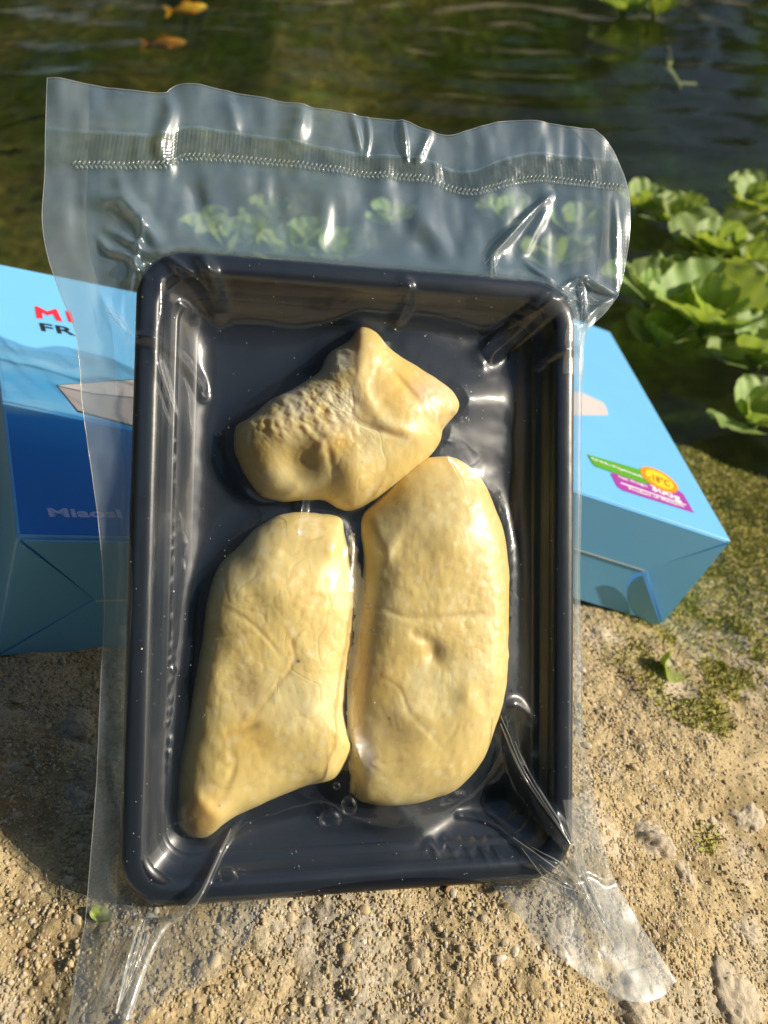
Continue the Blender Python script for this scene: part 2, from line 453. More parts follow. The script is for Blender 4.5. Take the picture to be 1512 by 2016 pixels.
def build_moss():
    r = np.random.default_rng(11)
    n = 150000
    P = np.c_[r.uniform(.08, .36, n), r.uniform(.0, .45, n)]
    m = moss_amount(P[:, 0], P[:, 1]); P = P[r.uniform(0, 1, n) < m * .8]
    z, pond = ground_z(P[:, 0], P[:, 1]); P = np.c_[P, z]
    ok, _, _ = visible(P, 120); ok &= pond < .5; ok &= ~in_box(P, PL_R, RBW, RBH, False)
    P = P[ok]; n = len(P)
    P[:, 2] += .0008 + .0015 * np.abs(fbm(P[:, 0] * 200, P[:, 1] * 200, 63, 2))
    h = r.uniform(.0012, .0034, n); a = r.uniform(0, 6.283, n); t = r.uniform(0, 1.2, n); w = r.uniform(.00025, .0006, n)
    d = np.c_[np.cos(a) * np.sin(t), np.sin(a) * np.sin(t), np.cos(t)]
    s = np.c_[-np.sin(a), np.cos(a), np.zeros(n)]
    V = np.stack([P - s * w[:, None], P + s * w[:, None], P + d * h[:, None] * .6 + s * w[:, None] * .8, P + d * h[:, None], P + d * h[:, None] * .6 - s * w[:, None] * .8], 1)
    F = np.array([[0, 1, 2], [0, 2, 4], [4, 2, 3]])
    F = (F[None] + (np.arange(n) * 5)[:, None, None]).reshape(-1, 3)
    pal = np.array([[.40, .36, .06], [.30, .31, .05], [.50, .43, .13], [.22, .24, .05]])
    C = np.repeat((pal[r.choice(4, n)] * r.uniform(.7, 1.2, (n, 1)))[:, None], 5, 1)
    M = Mat('moss'); at = M.n('ShaderNodeVertexColor', layer_name='Col')
    M.principled(Base_Color=at.outputs[0], Roughness=.8, Specular_IOR_Level=.2)
    o = obj('moss', mesh_np('moss', V.reshape(-1, 3), F, M.m, True, C.reshape(-1, 3)))
    tag(o, 'yellowish green moss on the ledge beside the pond', 'moss', kind='stuff')
build_moss()

# ------------------------------------------------------------------ water
def build_water():
    xs = axis(-1.3, 1.3, .009, 4.5, 1.3); ys = np.r_[np.arange(.30, 2.0, .008), np.linspace(2.01, 3.4, 60)]
    X, Y = np.meshgrid(xs, ys)
    cx, cy, _ = ray_to_z(1010, 60, 0)
    z = .0010 * fbm(X * 7, Y * 9, 81, 3) + .0006 * fbm(X * 16, Y * 34, 83, 3)
    rr = np.hypot(X - cx, (Y - cy))
    z += 0.0015 * np.sin(rr * 62 + 1.2 * vnoise(X * 4, Y * 4, 85)) * np.exp(-rr / .55)
    z += .0006 * np.sin(Y * 60 + X * 12 + 3.0 * vnoise(X * 3, Y * 3, 87)) * sstep(.5, 1.2, Y)
    M = Mat('pond_water')
    co = M.coords()
    nb = M.bump(M.noise(M.coords('Object', (1, 1.9, 1)), 16, 4, .55), .14, .012)
    lw = M.n('ShaderNodeLayerWeight', i_Blend=.5); M.l(nb, lw.inputs['Normal'])
    fac = M.math('ADD', M.math('MULTIPLY', M.math('POWER', lw.outputs['Facing'], 5.0), .98), .02, clamp=True)
    tr = M.n('ShaderNodeBsdfTransparent'); tr.inputs[0].default_value = (.68, .74, .48, 1)
    gl = M.n('ShaderNodeBsdfGlossy'); gl.inputs['Roughness'].default_value = .015; M.l(nb, gl.inputs['Normal'])
    M.l(M.mixs(fac, tr.outputs[0], gl.outputs[0]), M.out.inputs[0])
    V = np.stack([X, Y, z], -1).reshape(-1, 3)
    tag(obj('water', mesh_np('water', V, grid_faces(len(xs), len(ys)), M.m)), 'dark green rippled pond water', kind='structure')
build_water()

# a dense wood round the far and left sides of the pond: seen only mirrored in the water and the film
def build_wood():
    r = np.random.default_rng(21); Ps = []; S = []
    for k in range(90):
        az = math.radians(r.uniform(-140, 48)); d = r.uniform(4.2, 7.5)
        cx, cy = math.sin(az) * d, 1.0 + math.cos(az) * d
        zc = r.uniform(.3, 1.3) if az > .12 else (r.uniform(.5, 2.4) if az > -.3 else r.uniform(.6, 3.6)); R = r.uniform(.5, 1.2)
        m = int(150 * R * R)
        v = r.standard_normal((m, 3)); v /= np.linalg.norm(v, axis=1)[:, None]
        Ps.append(np.array([cx, cy, zc]) + v * R * r.uniform(.6, 1.05, (m, 1)) * [1, 1, .85]); S.append(np.full(m, .13))
    for k in range(130):        # unseen canopy added left and behind to block sky reflections
        az = math.radians(r.uniform(122, 300) if k < 70 else r.uniform(118, 205)); el = math.radians(r.uniform(20, 50)); d = r.uniform(2.6, 4.2)
        c0 = np.array([math.sin(az) * math.cos(el), math.cos(az) * math.cos(el), math.sin(el)]) * d; R = r.uniform(.35, .7); m = int(700 * R * R)
        v = r.standard_normal((m, 3)); v /= np.linalg.norm(v, axis=1)[:, None]
        Ps.append(c0 + v * R * r.uniform(.5, 1.05, (m, 1))); S.append(np.full(m, .10))
    P = np.vstack(Ps); S = np.concatenate(S); n = len(P)
    a = r.standard_normal((n, 3)); a /= np.linalg.norm(a, axis=1)[:, None]; b = np.cross(a, r.standard_normal((n, 3))); b /= np.linalg.norm(b, axis=1)[:, None]
    L = S * r.uniform(.8, 1.6, n)
    V = np.stack([P - a * L[:, None], P + b * L[:, None] * .5, P + a * L[:, None], P - b * L[:, None] * .5], 1).reshape(-1, 3)
    F = np.arange(n * 4).reshape(-1, 4)
    pal = np.array([[.055, .10, .015], [.09, .13, .02], [.03, .055, .012], [.12, .13, .03]])
    C = np.repeat((pal[r.choice(4, n)])[:, None], 4, 1).reshape(-1, 3)
    M = Mat('wood_leaves'); at = M.n('ShaderNodeVertexColor', layer_name='Col')
    M.principled(Base_Color=at.outputs[0], Roughness=.6)
    tag(obj('wood', mesh_np('wood', V, F, M.m, False, C)), 'dense green wood round the pond, plus unseen boughs added to darken reflections', 'wood', kind='stuff')
build_wood()

# ================================================================== THE TRAY, THE DURIAN AND THE BAG
HX, HY = TW / 2, TH / 2
CR = .0165
PROFILE_BASIN = [(.0097, -.0016), (.0102, -.0030), (.0106, -.0052), (.0112, -.0064), (.0122, -.0069), (.0142, -.0072), (.0150, -.0077),
                 (.0155, -.0086), (.0162, -.0104), (.0174, -.0122), (.0180, -.0126), (.0186, -.0134), (.0200, -.0152), (.0217, -.0160), (.0240, -.0164), (.034, -.0166)]
PROFILE_RIM = [(.0012, -.0072), (.0004, -.0070), (.0000, -.0062), (-.0001, -.0034), (.0003, -.0018), (.0011, -.0007), (.0022, -.0001), (.0036, .0002),
               (.0062, .0002), (.0078, -.0001), (.0088, -.0006), (.0094, -.0012), (.0097, -.0016)]
PROFILE_RIM = [(a * .86, b) for a, b in PROFILE_RIM]; PROFILE_BASIN = [(a * .90 - .0097 * .04, b) for a, b in PROFILE_BASIN]
FLOOR = -.0166
def rrect(inset, n=26, m=18):
    hx, hy = HX - inset, HY - inset; r = max(CR - inset * .55, .006); pts = []
    for (sx, sy, a0) in ((1, 1, 0), (-1, 1, 90), (-1, -1, 180), (1, -1, 270)):
        for k in range(n):
            a = math.radians(a0 + 90 * k / (n - 1)); pts.append((sx * (hx - r) + r * math.cos(a), sy * (hy - r) + r * math.sin(a)))
        # straight run to the next corner, kept dense enough for smooth shading
        nx = [(-1, 1), (-1, -1), (1, -1), (1, 1)][(sx, sy) == (1, 1) and 0 or (sx, sy) == (-1, 1) and 1 or (sx, sy) == (-1, -1) and 2 or 3]
        p = np.array(pts[-1]); a = math.radians(a0 + 90)
        q = np.array((nx[0] * (hx - r) + r * math.cos(a), nx[1] * (hy - r) + r * math.sin(a)))
        for t in np.linspace(0, 1, m + 2)[1:-1]: pts.append(tuple(p + (q - p) * t))
    return np.array(pts)
def tray_inset(X, Y, inset_r=.0):         # inset of a point from the outer rounded rectangle
    r = CR
    qx = np.abs(X) - (HX - r); qy = np.abs(Y) - (HY - r)
    d = np.hypot(np.maximum(qx, 0), np.maximum(qy, 0)) + np.minimum(np.maximum(qx, qy), 0) - r
    return -d
_pi = np.array([p[0] for p in PROFILE_RIM[4:]] + [p[0] for p in PROFILE_BASIN[1:]]); _pz = np.array([p[1] for p in PROFILE_RIM[4:]] + [p[1] for p in PROFILE_BASIN[1:]])
def tray_top(X, Y):
    return np.interp(tray_inset(X, Y), _pi, _pz)

def loft(loops_z, close_last=False, mat=None, name='x'):
    V = []; nu = None
    for inset, z in loops_z:
        c = rrect(inset); nu = len(c); V.append(np.c_[c, np.full(nu, z)])
    F = grid_faces(nu, len(V), True).tolist(); V = np.vstack(V)
    if close_last: F.append(list(range(len(V) - nu, len(V)))) 
    return mesh_np(name, V, F, mat)
M = Mat('black_plastic')
co = M.coords()
n = M.noise(co, 700, 3, .6)
M.principled(Base_Color=(.006, .008, .014), Roughness=M.ramp(M.noise(co, 60, 3), [(.3, (.30, .30, .30)), (.7, (.40, .40, .40))]), Specular_IOR_Level=.45, Normal=M.bump(n, .12, .0003))
BLACK = M.m
tray = empty('food_tray', PT.m)
tag(tray, 'black plastic food tray with rounded rim, sealed inside the clear bag', 'tray')
obj('rim', loft(PROFILE_RIM, False, BLACK, 'tray_rim'), tray)
under = [(.034, -.0178), (.024, -.0176), (.0205, -.0170), (.0165, -.0140), (.0148, -.0092), (.0120, -.0084), (.0098, -.0055), (.0090, -.0032)]
_b = loft(PROFILE_BASIN, True, BLACK, 'tray_basin')
obj('basin', _b, tray)
obj('underside', loft(under[::-1], True, BLACK, 'tray_underside'), tray)

class Lobe:
    def __init__(self, px, H, seed, centre, zmap=-.011, p=3.0, q=.5):
        self.c = np.array(PT.at(*centre, zmap)); out = smooth_poly(PT.pts(px, zmap), 320)
        v = out - self.c; a = np.arctan2(v[:, 1], v[:, 0]); rr = np.hypot(v[:, 0], v[:, 1])
        ga = np.linspace(-math.pi, math.pi, 721)[:-1]
        o = np.argsort(a); a, rr = a[o], rr[o]
        self.ga = np.r_[ga, math.pi]; R = np.interp(ga, np.r_[a - 2 * math.pi, a, a + 2 * math.pi], np.r_[rr, rr, rr])
        R = R * (1 + .010 * fbm(np.cos(ga) * 7, np.sin(ga) * 7, seed + 5, 3))
        self.R = np.r_[R, R[0]]; self.H = H; self.seed = seed; self.p = p; self.q = q; self.feats = []; self.tilt = (0, 0)
    def polar(self, X, Y):
        x = X - self.c[0]; y = Y - self.c[1]
        return np.hypot(x, y) / np.interp(np.arctan2(y, x), self.ga, self.R)
    def height(self, X, Y):
        t = self.polar(X, Y); s = self.seed
        e = np.power(np.maximum(0, 1 - np.minimum(t, 1) ** self.p), self.q)
        H = self.H + self.tilt[0] * (X - self.c[0]) + self.tilt[1] * (Y - self.c[1])
        z = H * e
        m = e
        z = z + m * (.0012 * fbm(X * 45, Y * 45, s, 2) + .00022 * fbm(X * 170, Y * 170, s + 3, 3) + .00010 * fbm(X * 520, Y * 300, s + 9, 2))
        for kind, pts, w, h in self.feats:
            if kind == 'dot':
                z = z + m * h * np.exp(-((X - pts[0]) ** 2 + (Y - pts[1]) ** 2) / (w * w))
            elif kind == 'line':
                d, al = seg_dist(X, Y, pts); z = z + m * h * np.exp(-(d / w) ** 2) * np.sqrt(np.maximum(np.sin(np.clip(al, .02, .98) * math.pi), 0))
            elif kind == 'wrinkle':
                q = fbm(X * 62 + .6 * vnoise(X * 130, Y * 130, s + 40), Y * 48, s + 41, 3); z = z - m * h * np.exp(-(q / .03) ** 2) * sstep(-.3, .4, vnoise(X * 35, Y * 35, s + 42))
            elif kind == 'rough':
                g = np.exp(-((X - pts[0]) ** 2 + (Y - pts[1]) ** 2) / (w * w))
                z = z + m * g * h * (domes(X, Y, .0042, s + 21, .8) / .0042 * .45 + domes(X, Y, .0019, s + 24, .8) / .0019 * .4 - .3 + 1.0 * fbm((X - Y) * 200, (X + Y) * 420, s + 27, 4))
            elif kind == 'bumps':
                z = z + m * h * (domes(X, Y, w, s + 31, .25) / w)
        return np.where(t < 1, FLOOR + np.maximum(z, 0), -1.0)
    def dot(self, px, py, wpx, h): self.feats.append(('dot', PT.at(px, py, -.004), wpx / 5900, h))
    def rough(self, px, py, wpx, h): self.feats.append(('rough', PT.at(px, py, -.004), wpx / 5900, h))
    def line(self, pl, wpx, h): self.feats.append(('line', smooth_poly(PT.pts(pl, -.004), 40, False), wpx / 5900, h))
    def mesh(self, name, mat, colour):
        nt, na = 110, 340
        a = np.linspace(-math.pi, math.pi, na, endpoint=False); t = 1 - (1 - np.linspace(0, 1, nt)) ** 1.7
        t = np.clip(t, .004, .9999)
        A, Tt = np.meshgrid(a, t); Rr = np.interp(A, self.ga, self.R) * Tt
        X = self.c[0] + Rr * np.cos(A); Y = self.c[1] + Rr * np.sin(A)
        Z = self.height(X, Y)
        V = np.stack([X, Y, Z], -1).reshape(-1, 3); C = colour(X, Y, Tt).reshape(-1, 3)
        F = grid_faces(na, nt, True)
        # close the crown and the foot
        V = np.vstack([V, [[self.c[0], self.c[1], float(Z[0].mean())], [self.c[0], self.c[1], FLOOR + .0001]]]); C = np.vstack([C, C[:1], C[-1:]])
        k = len(V) - 2; i = np.arange(na)
        tri = [(int(j), int((j + 1) % na), k) for j in i] ; b = (nt - 1) * na
        tri2 = [(int(b + j), k + 1, int(b + (j + 1) % na)) for j in i]
        return mesh_np(name, V, [tuple(int(q) for q in f[::-1]) for f in F] + [f[::1] for f in tri] + tri2, mat, True, C)

left = Lobe([(560, 1012), (625, 1008), (672, 1018), (681, 1050), (694, 1110), (701, 1180), (698, 1260), (688, 1330), (682, 1400), (690, 1450), (697, 1478), (680, 1510), (655, 1540),
             (600, 1555), (540, 1580), (480, 1605), (440, 1628), (405, 1656), (366, 1657), (345, 1628), (347, 1580), (355, 1500), (370, 1420), (385, 1330), (398, 1250), (410, 1170), (430, 1115), (470, 1075), (510, 1036)],
            .0158, 101, (545, 1310), p=4.6, q=.5)
right = Lobe([(720, 1010), (745, 985), (790, 930), (840, 900), (890, 898), (935, 920), (965, 960), (985, 1010), (1000, 1060), (1007, 1130), (1006, 1230), (1003, 1330), (993, 1390), (977, 1440),
              (955, 1500), (920, 1545), (870, 1575), (800, 1593), (740, 1592), (700, 1576), (690, 1520), (683, 1460), (680, 1400), (688, 1320), (700, 1250), (712, 1180), (720, 1100), (715, 1050)],
             .0168, 131, (850, 1245), p=4.2, q=.5)
top = Lobe([(713, 638), (742, 648), (775, 685), (830, 720), (880, 752), (905, 778), (908, 805), (878, 842), (866, 878), (800, 945), (740, 985), (700, 1004), (668, 1000), (640, 984), (600, 984),
            (555, 986), (512, 972), (482, 930), (461, 880), (463, 838), (490, 820), (530, 786), (580, 760), (628, 728), (650, 690), (690, 664)],
           0.0165, 161, (690, 830), p=3.2, q=.5)
# dimples, creases and lumps
left.dot(465, 1085, 34, -.0016); left.dot(655, 1075, 22, .0012); left.dot(470, 1350, 40, -.0014); left.dot(420, 1330, 26, .0009)
left.line([(510, 1420), (470, 1440), (440, 1448)], 7, -.0007); left.line([(560, 1235), (578, 1295), (545, 1345), (500, 1410)], 5, -.0004)
left.line([(430, 1190), (500, 1230), (560, 1300)], 5, -.0003); left.line([(455, 1470), (540, 1430), (640, 1390)], 16, .0006); left.line([(452, 1470), (462, 1500), (440, 1560)], 7, -.0006)
left.line([(405, 1260), (460, 1250), (520, 1240)], 4, -.0003); left.line([(385, 1560), (420, 1600), (440, 1620)], 14, .0012); left.dot(390, 1600, 34, .0014)
left.dot(560, 1180, 70, .0012); left.dot(620, 1450, 60, .0010); left.dot(530, 1120, 50, .0008)
right.line([(745, 1195), (800, 1215), (870, 1212), (945, 1205)], 6, -.0006); right.dot(850, 1285, 22, -.0020); right.line([(800, 1240), (840, 1262), (855, 1295)], 12, -.0010)
right.dot(768, 1440, 40, -.0015); right.dot(770, 1400, 26, .0006); right.dot(945, 1365, 28, -.0011); right.dot(915, 1360, 24, .0012)
right.line([(735, 1325), (780, 1350), (800, 1395), (850, 1450), (880, 1480)], 4, -.0003); right.line([(900, 1400), (880, 1450), (820, 1490), (720, 1505)], 5, -.0003)
right.line([(790, 1040), (760, 1090), (745, 1140)], 12, .0009); right.line([(730, 1020), (735, 1080), (770, 1130)], 12, -.0010); right.dot(890, 1080, 70, .0014); right.dot(840, 1500, 60, .0010)
right.dot(930, 1200, 40, -.0006)
for L in (left, right): L.feats.append(('bumps', None, .0026, .00022))
for L in (left, right, top): L.feats.append(('wrinkle', None, 1, .00015))
top.rough(575, 785, 85, .0007); top.rough(650, 700, 36, .0009); top.rough(640, 815, 70, .0006); top.rough(875, 775, 45, .0010); top.rough(520, 830, 34, .0010)
top.dot(590, 915, 40, -.0048); top.dot(500, 890, 44, .0012); top.dot(745, 690, 40, .0012); top.dot(690, 950, 55, .0020); top.dot(800, 830, 60, .0012)
top.line([(712, 690), (708, 760), (745, 830), (810, 862), (850, 890)], 16, .0009); top.line([(690, 832), (740, 850), (800, 868)], 8, -.0009)
top.line([(765, 725), (800, 770), (822, 800)], 9, -.0009); top.line([(640, 870), (655, 930), (672, 970)], 8, -.0009); top.line([(620, 905), (640, 870), (690, 855)], 12, .0010)

def lerp(c, d, m): return c * (1 - m[..., None]) + np.array(d) * m[..., None]
def gauss(X, Y, px, py, w):
    a, b = PT.at(px, py, -.004); return np.exp(-((X - a) ** 2 + (Y - b) ** 2) / (w / 5900) ** 2)
def line_m(X, Y, pl, w):
    d, al = seg_dist(X, Y, PT.pts(pl, -.004)); return np.exp(-(d / (w / 5900)) ** 2)
def base_flesh(X, Y, t, s, base=(.80, .63, .25)):
    c = np.empty(X.shape + (3,)); c[:] = base
    n = fbm(X * 45, Y * 45, s, 4); n2 = fbm(X * 160, Y * 110, s + 4, 4); n3 = fbm(X * 700, Y * 260, s + 6, 2)
    c = lerp(c, (.82, .69, .35), sstep(.0, .55, n)); c = lerp(c, (.76, .56, .19), .30 * sstep(.1, .6, -n))
    c = c * (1 + .05 * n2 + .06 * n3)[..., None]
    vein = np.exp(-(fbm(X * 62 + .6 * vnoise(X * 130, Y * 130, s - 60), Y * 48, s - 59, 3) / .022) ** 2)
    c = lerp(c, (.66, .42, .12), .34 * vein)
    c = lerp(c, (.72, .52, .16), .30 * sstep(.90, 1.0, t))
    sp = domes(X, Y, .0020, s + 12, .10); c = lerp(c, (.86, .77, .50), .4 * sstep(.0004, .0009, sp))
    return c
def col_left(X, Y, t):
    c = base_flesh(X, Y, t, 201)
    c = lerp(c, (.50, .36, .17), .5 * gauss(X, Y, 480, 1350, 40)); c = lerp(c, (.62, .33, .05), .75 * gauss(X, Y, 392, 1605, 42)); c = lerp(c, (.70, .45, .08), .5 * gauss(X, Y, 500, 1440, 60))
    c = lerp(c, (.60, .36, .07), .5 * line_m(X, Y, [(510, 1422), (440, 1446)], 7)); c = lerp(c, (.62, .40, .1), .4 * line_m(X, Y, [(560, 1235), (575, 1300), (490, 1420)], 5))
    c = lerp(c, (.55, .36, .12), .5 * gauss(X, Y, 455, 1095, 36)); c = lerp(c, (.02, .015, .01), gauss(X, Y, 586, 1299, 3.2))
    return np.clip(c, .01, 1)
def col_right(X, Y, t):
    c = base_flesh(X, Y, t, 241, (.77, .60, .235))
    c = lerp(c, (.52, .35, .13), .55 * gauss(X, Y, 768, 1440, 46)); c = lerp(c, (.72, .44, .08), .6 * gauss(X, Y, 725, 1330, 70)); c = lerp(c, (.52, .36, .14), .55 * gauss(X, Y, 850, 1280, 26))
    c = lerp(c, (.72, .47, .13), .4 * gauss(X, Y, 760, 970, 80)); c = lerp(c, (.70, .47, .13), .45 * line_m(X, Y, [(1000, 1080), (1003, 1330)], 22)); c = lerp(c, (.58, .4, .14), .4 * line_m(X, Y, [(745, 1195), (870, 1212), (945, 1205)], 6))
    c = lerp(c, (.02, .015, .01), gauss(X, Y, 764, 1410, 2.6))
    return np.clip(c, .01, 1)
def col_top(X, Y, t):
    c = base_flesh(X, Y, t, 281, (.78, .585, .21))
    pulp = np.clip(gauss(X, Y, 575, 785, 95) + gauss(X, Y, 655, 700, 40) + gauss(X, Y, 650, 810, 70) + .7 * gauss(X, Y, 885, 775, 45), 0, 1) * sstep(-.5, .3, fbm(X * 120, Y * 120, 290, 3) + .2)
    c = lerp(c, (.78, .69, .48), .75 * pulp); c = lerp(c, (.74, .68, .62), .45 * np.clip(gauss(X, Y, 560, 770, 50) + gauss(X, Y, 660, 690, 34), 0, 1) * sstep(-.2, .3, fbm(X * 300, Y * 300, 293, 3)))
    c = lerp(c, (.80, .50, .07), .7 * np.clip(gauss(X, Y, 670, 880, 40) + gauss(X, Y, 790, 760, 60), 0, 1)); c = lerp(c, (.50, .32, .05), .8 * gauss(X, Y, 600, 905, 46)); c = lerp(c, (.60, .42, .12), .6 * gauss(X, Y, 500, 890, 60))  # dark brown at the lower left hollow paints in its shade
    c = lerp(c, (.66, .46, .34), .55 * gauss(X, Y, 835, 770, 30))
    return np.clip(c, .01, 1)
def flesh_material():
    M = Mat('durian_flesh'); at = M.n('ShaderNodeVertexColor', layer_name='Col'); co = M.coords()
    n1 = M.noise(M.coords('Object', (1, .45, 1)), 420, 5, .6, .4); n2 = M.noise(co, 1500, 3, .6)
    nb = M.bump(n1, .22, .0006); nb = M.bump(n2, .16, .0003, nb)
    M.principled(Base_Color=at.outputs[0], Roughness=.42, Specular_IOR_Level=.45, Normal=nb, Subsurface_Weight=.6, Subsurface_Radius=(1.0, .55, .2), Subsurface_Scale=.005)
    return M.m
FLESH = flesh_material()
G = 'frozen durian pieces in the tray'
for L, c, lab in ((left, col_left, 'cream yellow durian piece at lower left, narrowing to an orange tip'), (right, col_right, 'longest durian piece, rounded and pale yellow, at the right of the tray'),
                  (top, col_top, 'torn durian piece at the top with whitish fibrous pulp')):
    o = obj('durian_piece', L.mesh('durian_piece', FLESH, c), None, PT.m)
    tag(o, lab, 'durian piece', G)

# ------------------------------------------------------------------ the film as a height field over the tray plane
ZF = -.0068
GX0, GX1, GY0, GY1, GS = -.125, .135, -.185, .185, .0006
gx = np.arange(GX0, GX1, GS); gy = np.arange(GY0, GY1, GS)
FX, FY = np.meshgrid(gx, gy)
def blur(a):
    a = (np.roll(a, 1, 0) + np.roll(a, -1, 0) + 2 * a) / 4
    return (np.roll(a, 1, 1) + np.roll(a, -1, 1) + 2 * a) / 4
def build_film_height():
    ins = tray_inset(FX, FY)
    base = ZF + .0016 * fbm(FX * 22, FY * 22, 301, 2)
    obst = np.where(ins > -.0001, tray_top(FX, FY), base)
    for L in (left, right, top): obst = np.maximum(obst, L.height(FX, FY))
    obst = obst + .0004
    z = obst.copy()
    for L, w, sl, sy in ((top, 1.0, .33, .08), (left, .95, .43, .22), (right, .75, .50, .1)):
        t = L.polar(FX, FY); th = np.arctan2(FY - L.c[1], FX - L.c[0]); R = np.interp(th, L.ga, L.R); dist = np.maximum(t - 1, 0) * R
        side = sstep(-1.25, -.8, th) * sstep(1.35, .95, th)
        tent = FLOOR + .0138 * w - sl * dist - sy * (FY - L.c[1]) + .0004 * fbm(FX * 60, FY * 40, 303, 2)
        obst = np.where(ins > .012, np.maximum(obst, np.where(side > .02, FLOOR + (tent - FLOOR) * side, -1)), obst)
    z = obst.copy()
    for k in range(170): z = np.maximum(obst, blur(z))
    for k in range(2): z = np.maximum(obst, blur(z))
    def ridge(pl, w, h, a=.5, zz=-.002, taper=True):
        nonlocal z
        if zz == -.002: h = h * 1.35
        pts = smooth_poly(PT.pts(pl, zz), 40, False); x0, y0 = pts.min(0) - .02; x1, y1 = pts.max(0) + .02
        ix0, ix1 = max(0, int((x0 - GX0) / GS)), int((x1 - GX0) / GS); iy0, iy1 = max(0, int((y0 - GY0) / GS)), int((y1 - GY0) / GS)
        d, al = seg_dist(FX[iy0:iy1, ix0:ix1], FY[iy0:iy1, ix0:ix1], pts)
        tp = np.sin(np.clip(al, .03, .97) * math.pi) ** a if taper else 1 - al ** 2 * .9
        z[iy0:iy1, ix0:ix1] += h * np.exp(-(d / (w / 5900)) ** 2) * tp
    # corner folds
    ridge([(395, 498), (405, 530), (425, 575), (430, 605)], 16, .0030); ridge([(318, 505), (360, 535), (395, 560), (420, 600)], 9, .0022); ridge([(258, 668), (300, 672), (340, 690), (380, 730), (395, 765)], 11, .0030)
    ridge([(305, 690), (325, 760), (345, 830)], 7, .0016); ridge([(318, 560), (320, 620), (305, 668)], 9, .0014); ridge([(345, 590), (365, 600), (375, 615)], 10, .0014)
    ridge([(1110, 585), (1070, 610), (1010, 660), (960, 700)], 20, .0040); ridge([(1085, 560), (1060, 605), (1000, 640), (950, 690)], 10, .0018); ridge([(1128, 690), (1085, 700), (1060, 730)], 10, .0022)
    ridge([(985, 1405), (1030, 1500), (1075, 1590), (1120, 1665), (1150, 1740), (1180, 1810)], 12, .0021); ridge([(1000, 1440), (1045, 1560), (1095, 1640), (1140, 1665)], 8, .0020)
    ridge([(920, 1625), (990, 1640), (1050, 1690), (1120, 1720), (1175, 1800)], 7, .0020); ridge([(980, 1400), (1020, 1390), (1050, 1420), (1055, 1440)], 13, .0010); ridge([(1020, 1690), (1080, 1705), (1130, 1760), (1165, 1810)], 6, .0018)
    ridge([(475, 1620), (440, 1670), (395, 1740), (345, 1795), (285, 1850), (240, 1900)], 8, .0020); ridge([(420, 1700), (365, 1790), (300, 1800), (270, 1830)], 6, .0020); ridge([(300, 1770), (270, 1850), (260, 1920)], 7, .0018)
    # standing creases of the empty top of the bag
    for pl, w, h in (([(690, 215), (705, 270), (712, 305)], 8, .0014), ([(722, 225), (727, 270), (720, 312)], 5, .0014), ([(790, 235), (795, 280), (800, 320)], 5, .0018), ([(845, 262), (830, 300), (812, 330)], 8, .0015),
                     ([(452, 190), (460, 230), (462, 262)], 14, .0020), ([(595, 200), (590, 250), (565, 280)], 18, .0024), ([(325, 180), (335, 230), (315, 300), (330, 330)], 16, .0030), ([(640, 390), (640, 440), (625, 500)], 20, .0016),
                     ([(1085, 385), (1045, 420), (1000, 470), (972, 500), (966, 535)], 7, .0040), ([(1080, 400), (1060, 440), (1030, 500)], 12, .0022), ([(800, 400), (860, 470), (900, 530)], 26, .0020), ([(1035, 515), (1060, 545), (1090, 560)], 6, .0020),
                     ([(1095, 575), (1140, 550), (1165, 562), (1210, 585)], 6, .0034), ([(1140, 552), (1143, 600), (1147, 650)], 5, .0030), ([(1210, 588), (1170, 610), (1135, 650)], 7, .0020), ([(1205, 400), (1210, 500), (1213, 585)], 6, .0016),
                     ([(195, 470), (215, 495), (255, 510), (290, 560)], 7, .0028), ([(215, 455), (260, 480), (300, 510), (330, 500)], 9, .0022), ([(285, 430), (270, 520), (255, 600)], 6, .0022), ([(170, 400), (230, 400), (285, 440), (320, 500)], 16, .0030),
                     ([(205, 590), (225, 630), (255, 668)], 8, .0030), ([(250, 560), (240, 610), (245, 660)], 7, .0016), ([(235, 345), (250, 400), (300, 480)], 14, .0018), ([(370, 350), (400, 420), (420, 480)], 22, -.0016)):
        ridge(pl, w, h, zz=ZF)
    ridge([(783, 575), (790, 612), (770, 650)], 12, .0030, zz=-.012); ridge([(598, 960), (590, 1010), (578, 1055)], 11, .0028, zz=-.008); ridge([(690, 1060), (682, 1110)], 8, .0008, zz=-.006); ridge([(880, 905), (905, 950), (915, 1000)], 6, .0008, zz=-.004)
    # scallops along the bottom wall, adhesion puckers along the left wall
    for k, x in enumerate((835, 868, 898, 925, 950)): ridge([(x - 14, 1650), (x, 1640 - 2 * k % 3), (x + 12, 1662)], 6, .0012, zz=-.014)
    r = np.random.default_rng(5)
    for y in np.arange(840, 1500, 26):
        y2 = y + r.uniform(-8, 8); x = 352 - (y - 840) * .028 + r.uniform(-2, 2); ridge([(x, y2), (x + r.uniform(-3, 3), y2 + r.uniform(10, 22))], 3.2, r.uniform(.0003, .0009), zz=-.010)
    z = z + .00012 * fbm(FX * 150, FY * 150, 311, 2) + .00022 * fbm(FX * 60, FY * 60, 313, 2)
    on = np.zeros_like(z)
    for L in (left, right, top): on = np.maximum(on, sstep(1.12, .98, L.polar(FX, FY)))
    rg = np.abs(fbm(FX * 70 + .5 * vnoise(FX * 90, FY * 90, 331), FY * 55, 333, 3))
    z = z + on * (.00012 * np.exp(-(rg / .035) ** 2) + .00006 * fbm(FX * 420, FY * 420, 337, 2))
    out = sstep(.001, -.012, ins)
    z = z + out * (.0018 * fbm(FX * 60, FY * 22, 317, 3) + .0008 * fbm(FX * 130, FY * 60, 319, 2))
    return z
ZFILM = build_film_height()
